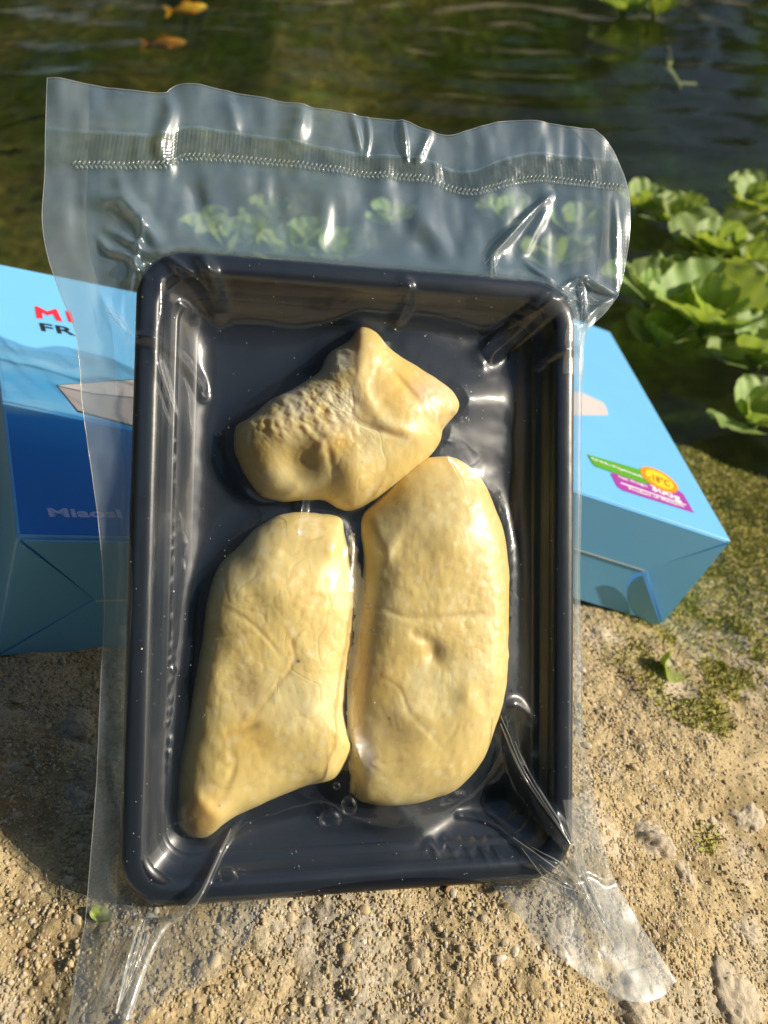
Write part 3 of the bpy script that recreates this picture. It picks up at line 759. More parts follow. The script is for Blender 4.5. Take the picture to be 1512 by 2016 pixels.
def film_z(x, y):
    fx = np.clip((x - GX0) / GS, 0, len(gx) - 1.001); fy = np.clip((y - GY0) / GS, 0, len(gy) - 1.001)
    ix = fx.astype(int); iy = fy.astype(int); a = fx - ix; b = fy - iy
    return (ZFILM[iy, ix] * (1 - a) + ZFILM[iy, ix + 1] * a) * (1 - b) + (ZFILM[iy + 1, ix] * (1 - a) + ZFILM[iy + 1, ix + 1] * a) * b

def arc_curve(pl, n=240):
    c = smooth_poly(PT.pts(pl, ZF), 300, False); L = np.r_[0, np.cumsum(np.hypot(*np.diff(c, axis=0).T))]; L /= L[-1]
    return L, c
EDGE_T = [(93, 153), (160, 165), (250, 178), (320, 182), (335, 172), (352, 164), (400, 168), (500, 186), (600, 206), (700, 225), (790, 238), (840, 258), (885, 267), (940, 252), (1000, 239), (1060, 243), (1120, 252), (1165, 258)]
EDGE_B = [(160, 2110), (215, 2060), (255, 1990), (300, 1922), (360, 1890), (430, 1862), (480, 1822), (520, 1776), (600, 1735), (760, 1712), (900, 1712), (960, 1732), (1010, 1785), (1080, 1843), (1150, 1884), (1210, 1894), (1280, 1880)]
EDGE_L = [(93, 153), (90, 250), (88, 350), (85, 440), (96, 510), (120, 580), (148, 650), (158, 730), (163, 800), (183, 940), (200, 1100), (205, 1200), (201, 1300), (195, 1450), (188, 1600), (175, 1750), (166, 1880), (162, 2000), (160, 2110)]
EDGE_R = [(1165, 258), (1200, 290), (1222, 335), (1235, 385), (1237, 430), (1233, 500), (1222, 560), (1195, 610), (1165, 640), (1146, 664), (1139, 760), (1138, 900), (1137, 1100), (1137, 1300), (1138, 1420), (1150, 1500), (1165, 1570), (1180, 1645), (1205, 1720), (1240, 1800), (1280, 1880)]
CT, CB, CL, CRt = arc_curve(EDGE_T), arc_curve(EDGE_B), arc_curve(EDGE_L), arc_curve(EDGE_R)
def ev(c, t): return np.stack([np.interp(t, c[0], c[1][:, 0]), np.interp(t, c[0], c[1][:, 1])], -1)
# rows of the patch follow the tray: match the sides by height, not by arc length
_ty = np.linspace(0, 1, 400)
def side_param(c):
    y = c[1][:, 1]; yy = (y[0] - y) / (y[0] - y[-1]); yy = np.maximum.accumulate(yy + np.arange(len(yy)) * 1e-7); return yy / yy[-1], c[1]
CLh, CRh = side_param(CL), side_param(CRt)
def coons(s, t):
    s = np.asarray(s, float); t = np.asarray(t, float); S, Tt = s[..., None], t[..., None]
    a = (1 - Tt) * ev(CT, s) + Tt * ev(CB, s); b = (1 - S) * ev(CLh, t) + S * ev(CRh, t)
    p00, p10, p01, p11 = CT[1][0], CT[1][-1], CB[1][0], CB[1][-1]
    return a + b - ((1 - S) * (1 - Tt) * p00 + S * (1 - Tt) * p10 + (1 - S) * Tt * p01 + S * Tt * p11)
def lift(P, z):            # where the film would sink into the bank it lies on the sand instead
    loc = np.stack([P[..., 0], P[..., 1], z], -1)
    for k in range(3):
        wv = loc @ PT.m[:3, :3].T + PT.m[:3, 3]
        low = bank(wv[..., 0], wv[..., 1]) + .0035 + .002 * fbm(wv[..., 0] * 60, wv[..., 1] * 60, 401, 2) - wv[..., 2]
        dz = np.where(P[..., 1] < -.07, low, -1)
        loc[..., 2] += np.maximum(dz, 0) / .75
    return loc[..., 2]
def patch(s, t, dz, name, mat):
    P = coons(s, t); z = lift(P, film_z(P[..., 0], P[..., 1])) + dz
    z = z + sstep(-.106, -.120, P[..., 1]) * (.0011 * np.abs(fbm((P[..., 0] + .35 * P[..., 1]) * 95, (P[..., 1] - .35 * P[..., 0]) * 26, 411, 3)) + .0005 * fbm(P[..., 0] * 190, P[..., 1] * 120, 413, 2))
    V = np.dstack([P, z]).reshape(-1, 3)
    return mesh_np(name, V, grid_faces(s.shape[1], s.shape[0])[:, ::-1], mat)

FILM = film_material('clear_film', .030, .07, .065, bump_scale=120, bump_str=.10, bump_dist=.0005, wide=.26, hazecol=(.50, .72, 1.0))
FILMT = film_material('clear_film_top', .15, .085, .13, bump_scale=120, bump_str=.12, bump_dist=.0005, hazecol=(.58, .80, 1.0))  # milky blue haze paints sky glare onto the empty bag top
FILMB = film_material('clear_film_back', .14, .12, .06, hazecol=(.56, .80, 1.0))  # blue haze of the back sheet paints in more sky glare
SEAL = film_material('ribbed_seal', .10, .26, .05, (.93, .95, .93), pattern='ribs', bump_str=.25, bump_dist=.0002)
SEALB = film_material('matt_seal', .12, .35, .05, pattern='ribs', bump_str=.1, bump_dist=.0002)
WEAVE = film_material('heat_seal', .17, .13, .09, (.88, .92, .88), bump_scale=420, bump_str=.25, bump_dist=.0003, hazecol=(.60, .80, .90))
bag = empty('vacuum_bag', PT.m)
tag(bag, 'clear vacuum bag sealed round the black tray, its empty top standing up', 'bag')

def back_mesh(S2, T2):
    P = coons(S2, T2)
    ins = tray_inset(P[..., 0], P[..., 1])
    flat = np.minimum(film_z(P[..., 0], P[..., 1]), ZF + .004) - .0012
    z = np.where(ins > -.002, np.interp(ins, [-.002, .001, .010, .016, .022, .03], [ZF - .001, -.0085, -.0100, -.015, -.0186, -.0188]), flat)
    z = np.where(ins > -.002, z, lift(P, z))
    return mesh_np('back_film', np.dstack([P, z]).reshape(-1, 3), grid_faces(S2.shape[1], S2.shape[0]), FILMB)

ss = np.linspace(0, 1, 300)
band_a = np.interp(ss, [0, .1, .25, .5, .68, .8, 1], [.052, .052, .052, .053, .046, .038, .034])
band_b = np.interp(ss, [0, .1, .25, .5, .68, .8, 1], [.092, .092, .090, .083, .076, .070, .071])
S_, T_ = np.meshgrid(np.linspace(0, 1, 340), np.linspace(0, 1, 600))
def film_mesh():           # two sheets welded into one along the heat seal: leave the weld to its own strip
    me = patch(S_, T_, 0, 'front_film', FILM); P = coons(S_, T_); ins = tray_inset(P[..., 0], P[..., 1])
    me.materials.append(FILMT)
    out = ((ins[:-1, :-1] < 0) & (P[:-1, :-1, 1] > -.06)).ravel()
    me.polygons.foreach_set('material_index', out.astype(np.int32))
    return me
def cut_weld(me, S2, T2, a, b):
    import bmesh
    sc = (S2[:-1, :-1] + S2[1:, 1:]).ravel() / 2; tc = (T2[:-1, :-1] + T2[1:, 1:]).ravel() / 2
    kill = (tc > np.interp(sc, ss, a)) & (tc < np.interp(sc, ss, b))
    bm = bmesh.new(); bm.from_mesh(me); bm.faces.ensure_lookup_table()
    bmesh.ops.delete(bm, geom=[bm.faces[i] for i in np.nonzero(kill)[0]], context='FACES'); bm.to_mesh(me); bm.free(); return me
obj('front_film', cut_weld(film_mesh(), S_, T_, band_a + .0015, band_b - .0015), bag)
_S2, _T2 = np.meshgrid(np.linspace(0, 1, 130), np.linspace(0, 1, 600))
def back_low(me):
    me.materials.append(FILM); y = coons(_S2, _T2)[..., 1]
    me.polygons.foreach_set('material_index', (y[:-1, :-1] < -.055).ravel().astype(np.int32)); return me
obj('back_film', cut_weld(back_low(back_mesh(_S2, _T2)), _S2, _T2, band_a + .0015, band_b - .0015), bag)
q = np.linspace(0, 1, 30)[:, None]
_s9 = np.linspace(0, 1, 760); _q9 = np.linspace(0, 1, 56)[:, None]; _t9 = np.interp(_s9, ss, band_a)[None] * (1 - _q9) + np.interp(_s9, ss, band_b)[None] * _q9
_X9 = np.repeat(_s9[None], 56, 0) * .19; _Y9 = _t9 * .32 + .0006 * vnoise(_X9 * 60, _t9 * 50, 3)
_wv = .00007 * np.sin((_X9 + _Y9) * 2 * math.pi / .0021) * np.sin((_X9 * .8 - _Y9) * 2 * math.pi / .0026) * (.6 + .6 * vnoise(_X9 * 40, _Y9 * 90, 12)) + .00010 * fbm(_X9 * 420, _Y9 * 420, 18, 2) + .00012 * vnoise(_X9 * 900, _Y9 * 160, 14) * sstep(.105, .12, _X9) * sstep(.165, .14, _X9)
obj('heat_seal', patch(np.repeat(_s9[None], 56, 0), _t9, .00035 + _wv, 'heat_seal', WEAVE), bag)
def bead_mesh():
    V0, F0 = ico(1); Vs, Fs = [], []
    s = np.linspace(.045, .985, 125)
    for row, dt in enumerate((-.0024, .0024)):
        t = np.interp(s, ss, band_b) - .001 + dt; P = coons(s + (.0038 if row else 0), t); z = film_z(P[:, 0], P[:, 1]) + .0006
        for k in range(len(s)):
            a = .95 if row == 0 else -.95
            v = V0 * [.0010, .00042, .00045]; x = v[:, 0] * math.cos(a) - v[:, 1] * math.sin(a); y = v[:, 0] * math.sin(a) + v[:, 1] * math.cos(a)
            Fs.append(F0 + len(V0) * len(Vs)); Vs.append(np.c_[x + P[k, 0], y + P[k, 1], v[:, 2] + z[k]])
    return mesh_np('seal_bead', np.vstack(Vs), np.vstack(Fs), film_material('seal_bead', .20, .10, .12, (.9, .95, .9)))
o = obj('seal_bead', bead_mesh(), bag)
a1, b1 = np.meshgrid(np.linspace(0, .066, 24), np.linspace(.0, 1, 420)); obj('side_seal', patch(a1, b1, .0003, 'side_seal', SEAL), bag)
b2 = np.linspace(.0, .31, 150)[:, None]; a2 = (1 - .052 * np.linspace(1, 0, 20))[None]; obj('side_seal', patch(np.repeat(a2, 150, 0), np.repeat(b2, 20, 1), .0003, 'side_seal', SEAL), bag)
b3 = np.linspace(.80, 1, 110)[:, None]; a3 = (1 - .07 * np.linspace(1, 0, 20))[None]; obj('side_seal', patch(np.repeat(a3, 110, 0), np.repeat(b3, 20, 1), .0003, 'side_seal', SEALB), bag)

FOLDM = film_material('film_fold', .26, .16, .08, (.94, .95, .95), hazecol=(.90, .93, .93), bump_scale=300, bump_str=.3)
def fold(pl, wid, zz=-.003, rise=.0016):
    c = smooth_poly(PT.pts(pl, zz), 60, False); n = len(c); tg = np.gradient(c, axis=0); tg /= np.linalg.norm(tg, axis=1)[:, None]; nr = np.c_[-tg[:, 1], tg[:, 0]]
    w = np.interp(np.linspace(0, 1, n), np.linspace(0, 1, len(wid)), wid) / 5900 / 2; U = np.linspace(-1, 1, 7)
    P = c[:, None, :] + nr[:, None, :] * (w[:, None] * U)[..., None]
    z = lift(P, film_z(P[..., 0], P[..., 1])) + .0004 + rise * (1 - U ** 2)[None] + .0004 * vnoise(P[..., 0] * 400, P[..., 1] * 400, 9)
    obj('film_fold', mesh_np('film_fold', np.dstack([P, z]).reshape(-1, 3), grid_faces(7, n), FOLDM), bag)
for a in (([(455, 1640), (440, 1672), (400, 1735), (352, 1792), (318, 1822), (290, 1865), (262, 1930)], (2, 6, 9, 16, 14, 18, 26)), ([(352, 1786), (320, 1800), (285, 1800), (262, 1850), (246, 1925)], (3, 8, 6, 9, 12)),
          ([(1085, 385), (1045, 420), (1000, 470), (974, 500), (966, 540)], (2, 4, 5, 4, 2)), 
          ([(1135, 1655), (1150, 1700), (1172, 1790)], (3, 9, 5))):
    fold(*a)
_r = np.random.default_rng(55)
def fan(p0, p1, n, spread0, spread1, bow=.12, wid=3.2):   # the fine gathers where the film is drawn together at a corner
    p0, p1 = np.array(p0, float), np.array(p1, float); d = p1 - p0; nn = np.array([-d[1], d[0]]) / np.linalg.norm(d)
    for k in range(n):
        o0, o1 = _r.uniform(-1, 1) * spread0, _r.uniform(-1, 1) * spread1; t0, t1 = _r.uniform(0, .3), _r.uniform(.65, 1)
        a_ = p0 + d * t0 + nn * (o0 + (o1 - o0) * t0); b_ = p0 + d * t1 + nn * (o0 + (o1 - o0) * t1)
        m_ = (a_ + b_) / 2 + nn * _r.uniform(-bow, bow) * np.linalg.norm(d) * .5
        w_ = _r.uniform(.5, 1) * wid; fold([a_, m_, b_], (w_ * .4, w_, w_ * .4), rise=.0005)
fan((1120, 1660), (1182, 1832), 8, 14, 14, .12, 5); fan((1010, 1650), (1165, 1770), 4, 10, 10, .2, 4); fan((985, 1405), (1120, 1670), 3, 12, 8, .06, 6); fan((1095, 575), (1215, 590), 4, 12, 10, .2, 4); fan((1140, 552), (1146, 655), 3, 8, 5, .1, 4)
fan((300, 1795), (250, 1930), 6, 16, 30, .1, 6); fan((205, 592), (262, 670), 3, 16, 4, .2, 4); fan((990, 480), (960, 540), 3, 10, 20, .2, 4)

def tube(pts, r, mat, name, seg=5):
    pts = np.asarray(pts); tg = np.gradient(pts, axis=0); tg /= np.linalg.norm(tg, axis=1)[:, None]
    up = np.array([0, 0, 1.0]); s = np.cross(tg, up); s /= np.linalg.norm(s, axis=1)[:, None] + 1e-12; n = np.cross(s, tg)
    rr = r if np.ndim(r) else np.full(len(pts), r)
    V = np.vstack([[p + rr[i] * (s[i] * math.cos(a) + n[i] * math.sin(a)) for a in np.linspace(0, 2 * math.pi, seg, endpoint=False)] for i, p in enumerate(pts)])
    return mesh_np(name, V, grid_faces(seg, len(pts), True), mat)
def edge_pts(s, t):
    P = coons(np.asarray(s, float), np.asarray(t, float)); return np.c_[P, lift(P, film_z(P[:, 0], P[:, 1]))]
EDGEM = film_material('cut_edge', .35, .2, .10, (.95, .95, .95))  # real cut edge, its bright highlight put into the whitish haze
k = np.linspace(0, 1, 400)
loop = np.vstack([edge_pts(k * 0, k[::-1])[:-1], edge_pts(k, k * 0)[:-1], edge_pts(k * 0 + 1, k)])
obj('cut_edge', tube(loop, .00016, EDGEM, 'cut_edge', 4), bag)

SMEAR = film_material('juice_smear', .26, .18, .05, (.97, .93, .80), hazecol=(.90, .74, .34))
def smear(poly, seed):
    pl = PT.pts(poly, -.008); x0, y0 = pl.min(0) - .002; x1, y1 = pl.max(0) + .002
    X, Y = np.meshgrid(np.arange(x0, x1, .0005), np.arange(y0, y1, .0005)); dx = .0016 * fbm(X * 260, Y * 260, seed, 3); dy = .0016 * fbm(X * 260, Y * 260, seed + 7, 3)
    m = inside(X + dx, Y + dy, smooth_poly(pl, 120)); F = grid_faces(X.shape[1], X.shape[0]); F = F[m[:-1, :-1].ravel()]
    V = np.dstack([X, Y, film_z(X, Y) - .00025]).reshape(-1, 3); u, inv = np.unique(F, return_inverse=True)
    obj('juice_smear', mesh_np('juice_smear', V[u], inv.reshape(F.shape), SMEAR), bag)
smear([(688, 1060), (700, 1065), (712, 1150), (716, 1200), (704, 1290), (690, 1380), (690, 1455), (694, 1540), (684, 1560), (682, 1470), (675, 1400), (684, 1300), (694, 1190)], 7)
def specks():
    r = np.random.default_rng(91); V0, F0 = ico(1); n = 420
    P = np.c_[r.uniform(-HX, HX, n), r.uniform(-HY, HY, n)]; z = film_z(P[:, 0], P[:, 1]) + .0001; sz = r.uniform(.00006, .00017, n) * np.where(r.uniform(0, 1, n) < .04, 2.2, 1)
    V = (V0[None] * sz[:, None, None] * [1, 1, .6] + np.c_[P, z][:, None, :]).reshape(-1, 3); F = (F0[None] + (np.arange(n) * len(V0))[:, None, None]).reshape(-1, 3)
    return mesh_np('dust_specks', V, F, plain('dust', (.7, .68, .62), .8))
def plain(name, c, rough=.45):
    M = Mat(name); M.principled(Base_Color=c, Roughness=rough, Specular_IOR_Level=.35); return M.m
tag(obj('dust_specks', specks(), bag), kind='stuff')
BUB = film_material('air_bubble', .0, .02, .05, (.93, .94, .95))
def bubble(px, py, rpx, squash=1.0):
    x, y = PT.at(px, py, -.012); r = rpx / 5700
    z = float(film_z(np.array([x]), np.array([y]))[0])
    V, F = ico(3); V = V * [r, r * squash, r * .55]
    obj('air_bubble', mesh_np('air_bubble', V + [x, y, z], F, BUB), bag)
for b in ((905, 835, 10), (879, 822, 6), (884, 843, 4), (651, 1614, 23), (685, 1582, 17, 1.3), (450, 1698, 20), (577, 1666, 6), (581, 1686, 6, 1.4), (720, 1190, 7), (724, 1236, 6), (685, 1048, 6, 1.4), (430, 852, 7), (985, 1000, 9, 1.5), (660, 1540, 8)): bubble(*b)

# ================================================================== THE CARTONS
def carton_material(name, colr, rough=.38):
    M = Mat(name); co = M.coords(); n = M.noise(co, 25, 3, .5)
    c = M.mixc(.5, (*colr, 1), M.ramp(n, [(.3, (.93, .94, .95)), (.7, (1.04, 1.03, 1.02))]), 'MULTIPLY')
    M.principled(Base_Color=c, Roughness=rough, Specular_IOR_Level=.4, Normal=M.bump(M.noise(co, 30, 2), .08, .002)); return M.m
BLUE = carton_material('light_blue_card', (.17, .50, .86))
def plain(name, c, rough=.45):
    M = Mat(name); M.principled(Base_Color=c, Roughness=rough, Specular_IOR_Level=.35); return M.m
WHITE_PAPER = plain('white_paper_edge', (.78, .78, .76), .7)
def panel_material():
    M = Mat('sky_print'); tc = M.coords()
    sp = M.n('ShaderNodeSeparateXYZ'); M.l(tc, sp.inputs[0])
    g = M.math('DIVIDE', sp.outputs[1], .118)
    n = M.noise(M.coords('Object', (1, 2.6, 1)), 38, 5, .6, .3)
    gg = M.math('ADD', g, M.math('MULTIPLY', M.math('SUBTRACT', n, .5), .10))
    c = M.ramp(gg, [(0.0, (.006, .19, .68)), (.42, (.003, .18, .62)), (.62, (.008, .24, .70)), (.68, (.16, .46, .76)), (.84, (.08, .38, .72)), (.96, (.16, .44, .72))])
    cl = M.math('MULTIPLY', M.ramp(n, [(.5, (0, 0, 0)), (.75, (1, 1, 1))]), M.ramp(g, [(.60, (0, 0, 0)), (.72, (1, 1, 1))]))
    c = M.mixc(M.math('MULTIPLY', cl, .35), c, (.45, .62, .78, 1))
    M.principled(Base_Color=c, Roughness=.36, Specular_IOR_Level=.4); return M.m
def plate(poly, z0, thick, mat, name, axis3=None):
    poly = np.asarray(poly, float); n = len(poly)
    z0 = np.full(n, float(z0)) if np.ndim(z0) == 0 else np.asarray(z0, float)
    V = np.vstack([np.c_[poly, z0], np.c_[poly, z0 - thick]])
    a = poly; area = np.sum(a[:, 0] * np.roll(a[:, 1], -1) - np.roll(a[:, 0], -1) * a[:, 1])
    idx = list(range(n)) if area > 0 else list(range(n))[::-1]
    F = [idx, [i + n for i in idx[::-1]]] + [[idx[i], idx[i] + n, idx[(i + 1) % n] + n, idx[(i + 1) % n]] for i in range(n)]
    return mesh_np(name, V, F, mat, False)
def end_swap(me):          # plate drawn in (along the end, down the end, out) -> box axes (x, z, -y)
    for v in me.vertices:
        x, y, z = v.co; v.co = (x, -z, y)
    return me
def text_mesh(body, mat, thick=0.0, off=0.0, name='lettering'):
    cu = bpy.data.curves.new('t', 'FONT'); cu.body = body; cu.size = 1.0; cu.offset = off; cu.resolution_u = 4; cu.space_character = 1.05
    t = bpy.data.objects.new('t', cu); COL.objects.link(t)
    dg = bpy.context.evaluated_depsgraph_get(); me = bpy.data.meshes.new_from_object(t.evaluated_get(dg)); me.name = name
    bpy.data.objects.remove(t); me.materials.clear(); me.materials.append(mat)
    co = np.empty(len(me.vertices) * 3, np.float32); me.vertices.foreach_get('co', co); co = co.reshape(-1, 3)
    return me, co
def fit_text(body, mat, quad, z, parent, off=0.0, name='lettering'):
    # quad: lower left, lower right, upper left corners in the plane of the lid
    me, co = text_mesh(body, mat, off=off, name=name)
    x0, x1 = co[:, 0].min(), co[:, 0].max(); y0, y1 = co[:, 1].min(), co[:, 1].max()
    ll, lr, ul = [np.asarray(v, float) for v in quad]
    u = (co[:, 0] - x0) / (x1 - x0); v = (co[:, 1] - y0) / (y1 - y0)
    P = ll + u[:, None] * (lr - ll) + v[:, None] * (ul - ll)
    me.vertices.foreach_set('co', np.c_[P, np.full(len(P), z)].astype(np.float32).ravel()); me.update()
    return obj(name, me, parent)

def make_carton(pl, w, h, left_corner, label):
    import bmesh
    root = empty('carton', pl.m); tag(root, label, 'carton', 'blue durian cartons behind the tray')
    x0 = 0 if left_corner else -w
    bm = bmesh.new(); bmesh.ops.create_cube(bm, size=1)
    for v in bm.verts: v.co = ((v.co.x + .5) * w + x0, (v.co.y + .5) * h, (v.co.z - .5) * BT)
    bmesh.ops.bevel(bm, geom=bm.edges[:], offset=.0011, segments=3, profile=.5, affect='EDGES')
    me = bpy.data.meshes.new('carton_body'); bm.to_mesh(me); bm.free(); me.materials.append(BLUE)
    me.polygons.foreach_set('use_smooth', np.ones(len(me.polygons), bool))
    md = obj('body', me, root).modifiers.new('n', 'WEIGHTED_NORMAL'); md.keep_sharp = False
    a = BT * .50; hz = -BT * .50
    g = .0006
    L0, L1 = x0 + .0012, x0 + w - .0012
    obj('gusset', end_swap(plate([(L0, -.0016), (x0 + a - g, hz), (L0, -BT + .0012)], .0010, .0012, BLUE, 'gusset')), root)
    obj('gusset', end_swap(plate([(L1, -.0016), (x0 + w - a + g, hz), (L1, -BT + .0012)], .0010, .0012, BLUE, 'gusset')), root)
    obj('end_flap', end_swap(plate([(x0 + a, hz + .001), (x0 + w - a, hz + .001), (L1 - .001, -BT + .0008), (L0 + .001, -BT + .0008)], .0014, .0015, BLUE, 'end_flap')), root)
    obj('end_flap', end_swap(plate([(L0 + .0012, -.0010), (L1 - .0012, -.0010), (x0 + w - a, hz), (x0 + a, hz)], [.0010, .0010, .0018, .0018], .0012, BLUE, 'end_flap')), root)
    obj('paper_edge', end_swap(plate([(x0 + a, hz + .0001), (x0 + w - a, hz + .0001), (x0 + w - a, hz - .0006), (x0 + a, hz - .0006)], .00185, .0010, WHITE_PAPER, 'paper_edge')), root)
    th = np.linspace(0, math.pi, 15); p0 = np.array([x0 + w - a - .0008, hz - .002]); p1 = np.array([L1 - .0035, -BT + .0025]); ax = (p1 - p0) / 2; md_ = (p0 + p1) / 2; nn = np.array([ax[1], -ax[0]]); nn = nn / np.linalg.norm(nn)
    if nn[0] > 0: nn = -nn
    el = np.array([md_ - ax * math.cos(k) + nn * .0125 * math.sin(k) for k in th]); zz = .0017 + .0030 * (1 - np.sin(th))
    obj('tuck_tab', end_swap(plate(el, zz, .0003, BLUE, 'tuck_tab')), root)
    return root
cl = make_carton(PL_L, LBW, LBH, True, 'light blue carton at left, its lid printed with sky, deep blue and red letters')
crt = make_carton(PL_R, RBW, RBH, False, 'light blue carton at right with a green and purple label near its corner')

# prints of the left lid
PANEL = panel_material()
A = PL_L.at
top_u = A(0, 680)[1]
r0 = .006; xr = .055
poly = [(.0014, .0016), (xr, .0016)] + [(xr - r0 + r0 * math.cos(k), top_u - r0 + r0 * math.sin(k)) for k in np.linspace(0, math.pi / 2, 8)] + [(.0014, top_u)]
obj('sky_panel', plate(poly, .00016, .0001, PANEL, 'sky_panel'), cl)
RED = plain('red_ink', (.75, .03, .05)); INK = plain('black_ink', (.02, .02, .025)); LILAC = plain('lilac_ink', (.50, .55, .90)); PLANE_M = plain('pale_print', (.62, .56, .55)); PLANE_D = plain('grey_print', (.42, .38, .38)); OUTL = plain('outline_ink', (.05, .045, .05))
obj('lettering', plate([A(*q_) for q_ in [(68.4, 603.7), (73, 603.7), (92.9, 613.8), (108.3, 608.7), (110.9, 608.7), (123, 633.8), (111, 631.6), (104.6, 619), (93.5, 621.5), (82.9, 615.5), (84.6, 628.1), (72.2, 626.9)]], .0003, .0001, RED, 'lettering'), cl); fit_text('I', RED, [A(135, 634), A(146, 636), A(128, 612)], .0003, cl, .012)
fit_text('FR', INK, [A(82, 652), A(150, 662), A(77, 636)], .0003, cl, .02)
fit_text('Miaosl', LILAC, [A(97, 1019), A(241, 1021), A(92, 1001)], .0003, cl, .04)
def decal(pl, pxs, z, mat, name, parent):
    return obj(name, plate([pl.at(*p) for p in pxs], z, .0001, mat, name), parent)
decal(PL_L, [(110, 759), (330, 742), (330, 860), (152, 812)], .00026, OUTL, 'plane_outline', cl); decal(PL_L, [(113, 760), (330, 744), (330, 790), (180, 775)], .00040, PLANE_M, 'paper_plane', cl); decal(PL_L, [(114, 762), (179, 777), (330, 792), (330, 856), (153, 809)], .00040, PLANE_D, 'paper_plane', cl)
# prints of the right lid
B = PL_R.at
GREEN = plain('green_ink', (.10, .36, .02)); PURPLE = plain('purple_ink', (.36, .045, .36)); ORANGE = plain('orange_ink', (.85, .28, .01)); YELLOW = plain('yellow_ink', (.90, .60, .02)); WINK = plain('white_ink', (.85, .85, .85)); BROWN = plain('brown_ink', (.28, .10, .02))
decal(PL_R, [(1050, 770), (1145, 773), (1188, 793), (1196, 808), (1197, 818), (1050, 818)], .00020, PLANE_M, 'paper_plane', crt)
decal(PL_R, [(1201, 932), (1245, 935), (1262, 948), (1330, 962), (1345, 973), (1366, 1010), (1225, 966), (1214, 958)], .00020, PURPLE, 'weight_label', crt)
decal(PL_R, [(1156, 895), (1262, 926), (1280, 954), (1262, 951), (1170, 918), (1163, 908)], .00034, GREEN, 'ripeness_label', crt)
def disc(cx, cy, rad, mat, z, name):
    c = np.array(B(cx, cy))
    return obj(name, plate([c + rad * np.array([math.cos(k), math.sin(k)]) for k in np.linspace(0, 2 * math.pi, 40, endpoint=False)], z, .0001, mat, name), crt)
disc(1297, 945, .0118, ORANGE, .00048, 'badge'); disc(1297, 945, .0088, YELLOW, .00060, 'badge')
fit_text('-18\u00b0C', BROWN, [B(1276, 945), B(1318, 961), B(1275, 932)], .00072, crt, .02)
fit_text('tree-ripened', WINK, [B(1168, 908), B(1268, 945), B(1160, 899)], .00046, crt, .02)
fit_text('Net Weight', WINK, [B(1221, 944), B(1277, 963), B(1216, 936)], .00032, crt, .02)
fit_text('300g', WINK, [B(1285, 970), B(1343, 992), B(1278, 954)], .00032, crt, .03)
decal(PL_R, [(1221, 950), (1350, 994), (1351, 996), (1222, 952.5)], .00030, WINK, 'rule', crt)
fit_text('Product of Malaysia', WINK, [B(1240, 967), B(1348, 1002), B(1236, 958.5)], .00032, crt, .02)

# ================================================================== WATER LETTUCE, FISH, SMALL THINGS
def leaf_mesh(seed):
    r = np.random.default_rng(seed); nu, nv = 19, 16
    u = np.linspace(-1, 1, nu); v = np.linspace(0, 1, nv); U, V = np.meshgrid(u, v)
    wid = .50 * np.sqrt(np.maximum(1 - ((V - .62) / .64) ** 2, 0)) * (.28 + .72 * sstep(0, .55, V)); wid[-1] *= .75
    X = U * wid; Y = V * (1 - .10 * U ** 2 * sstep(.6, 1, V)) - .05 * np.exp(-(U / .15) ** 2) * sstep(.85, 1, V)
    Z = .16 * (U * wid) ** 2 * 2.2 + .32 * V ** 1.5 - .16 * V ** 3 + .016 * np.cos(U * 3.2 * math.pi) * sstep(.1, .4, V) * (1.1 - .5 * V) + .03 * vnoise(U * 1.7 + seed, V * 2.2, seed) * V
    Z[-2:] += .02 * np.sin(U[-2:] * 7 + seed)
    Vt = np.stack([X, Y, Z], -1).reshape(-1, 3)
    rib = .5 + .5 * np.cos(U * 3.2 * math.pi)
    c = np.empty(U.shape + (3,)); c[:] = (.33, .50, .10)
    c = lerp(c, (.48, .62, .27), .75 * rib * sstep(0, .3, V)); c = lerp(c, (.36, .42, .15), .6 * sstep(.78, 1, np.abs(U)) ); c = lerp(c, (.42, .42, .08), .5 * sstep(.9, 1, V)); c = lerp(c, (.34, .40, .16), .6 * sstep(.35, 0, V))
    c = c * (1 + .15 * fbm(U * 3, V * 4, seed, 3))[..., None]
    return mesh_np('leaf', Vt, grid_faces(nu, nv), LEAF, True, np.clip(c, .01, 1).reshape(-1, 3))
def leaf_material():
    M = Mat('lettuce_leaf'); at = M.n('ShaderNodeVertexColor', layer_name='Col'); co = M.coords()
    oi = M.n('ShaderNodeObjectInfo')
    hs = M.n('ShaderNodeHueSaturation'); M.l(at.outputs[0], hs.inputs['Color'])
    M.l(M.math('ADD', M.math('MULTIPLY', oi.outputs['Random'], .03), .48), hs.inputs['Hue']); M.l(M.math('ADD', M.math('MULTIPLY', oi.outputs['Random'], .45), .62), hs.inputs['Value'])
    nb = M.bump(M.noise(co, 40, 4), .15, .01)
    p = M.n('ShaderNodeBsdfPrincipled'); M.l(hs.outputs[0], p.inputs['Base Color']); p.inputs['Roughness'].default_value = .5; M.l(nb, p.inputs['Normal'])
    tl = M.n('ShaderNodeBsdfTranslucent'); M.l(M.mixc(.6, hs.outputs[0], (.50, .60, .02, 1)), tl.inputs[0])
    M.l(M.mixs(.42, p.outputs[0], tl.outputs[0]), M.out.inputs[0]); return M.m
LEAF = leaf_material()
LEAVES = [leaf_mesh(s) for s in (1, 2, 3, 4)]
STEMM = plain('lettuce_heart', (.22, .30, .08), .5)
hv, hf = ico(2)
HEART = mesh_np('heart', hv * [.10, .10, .12], hf, STEMM)
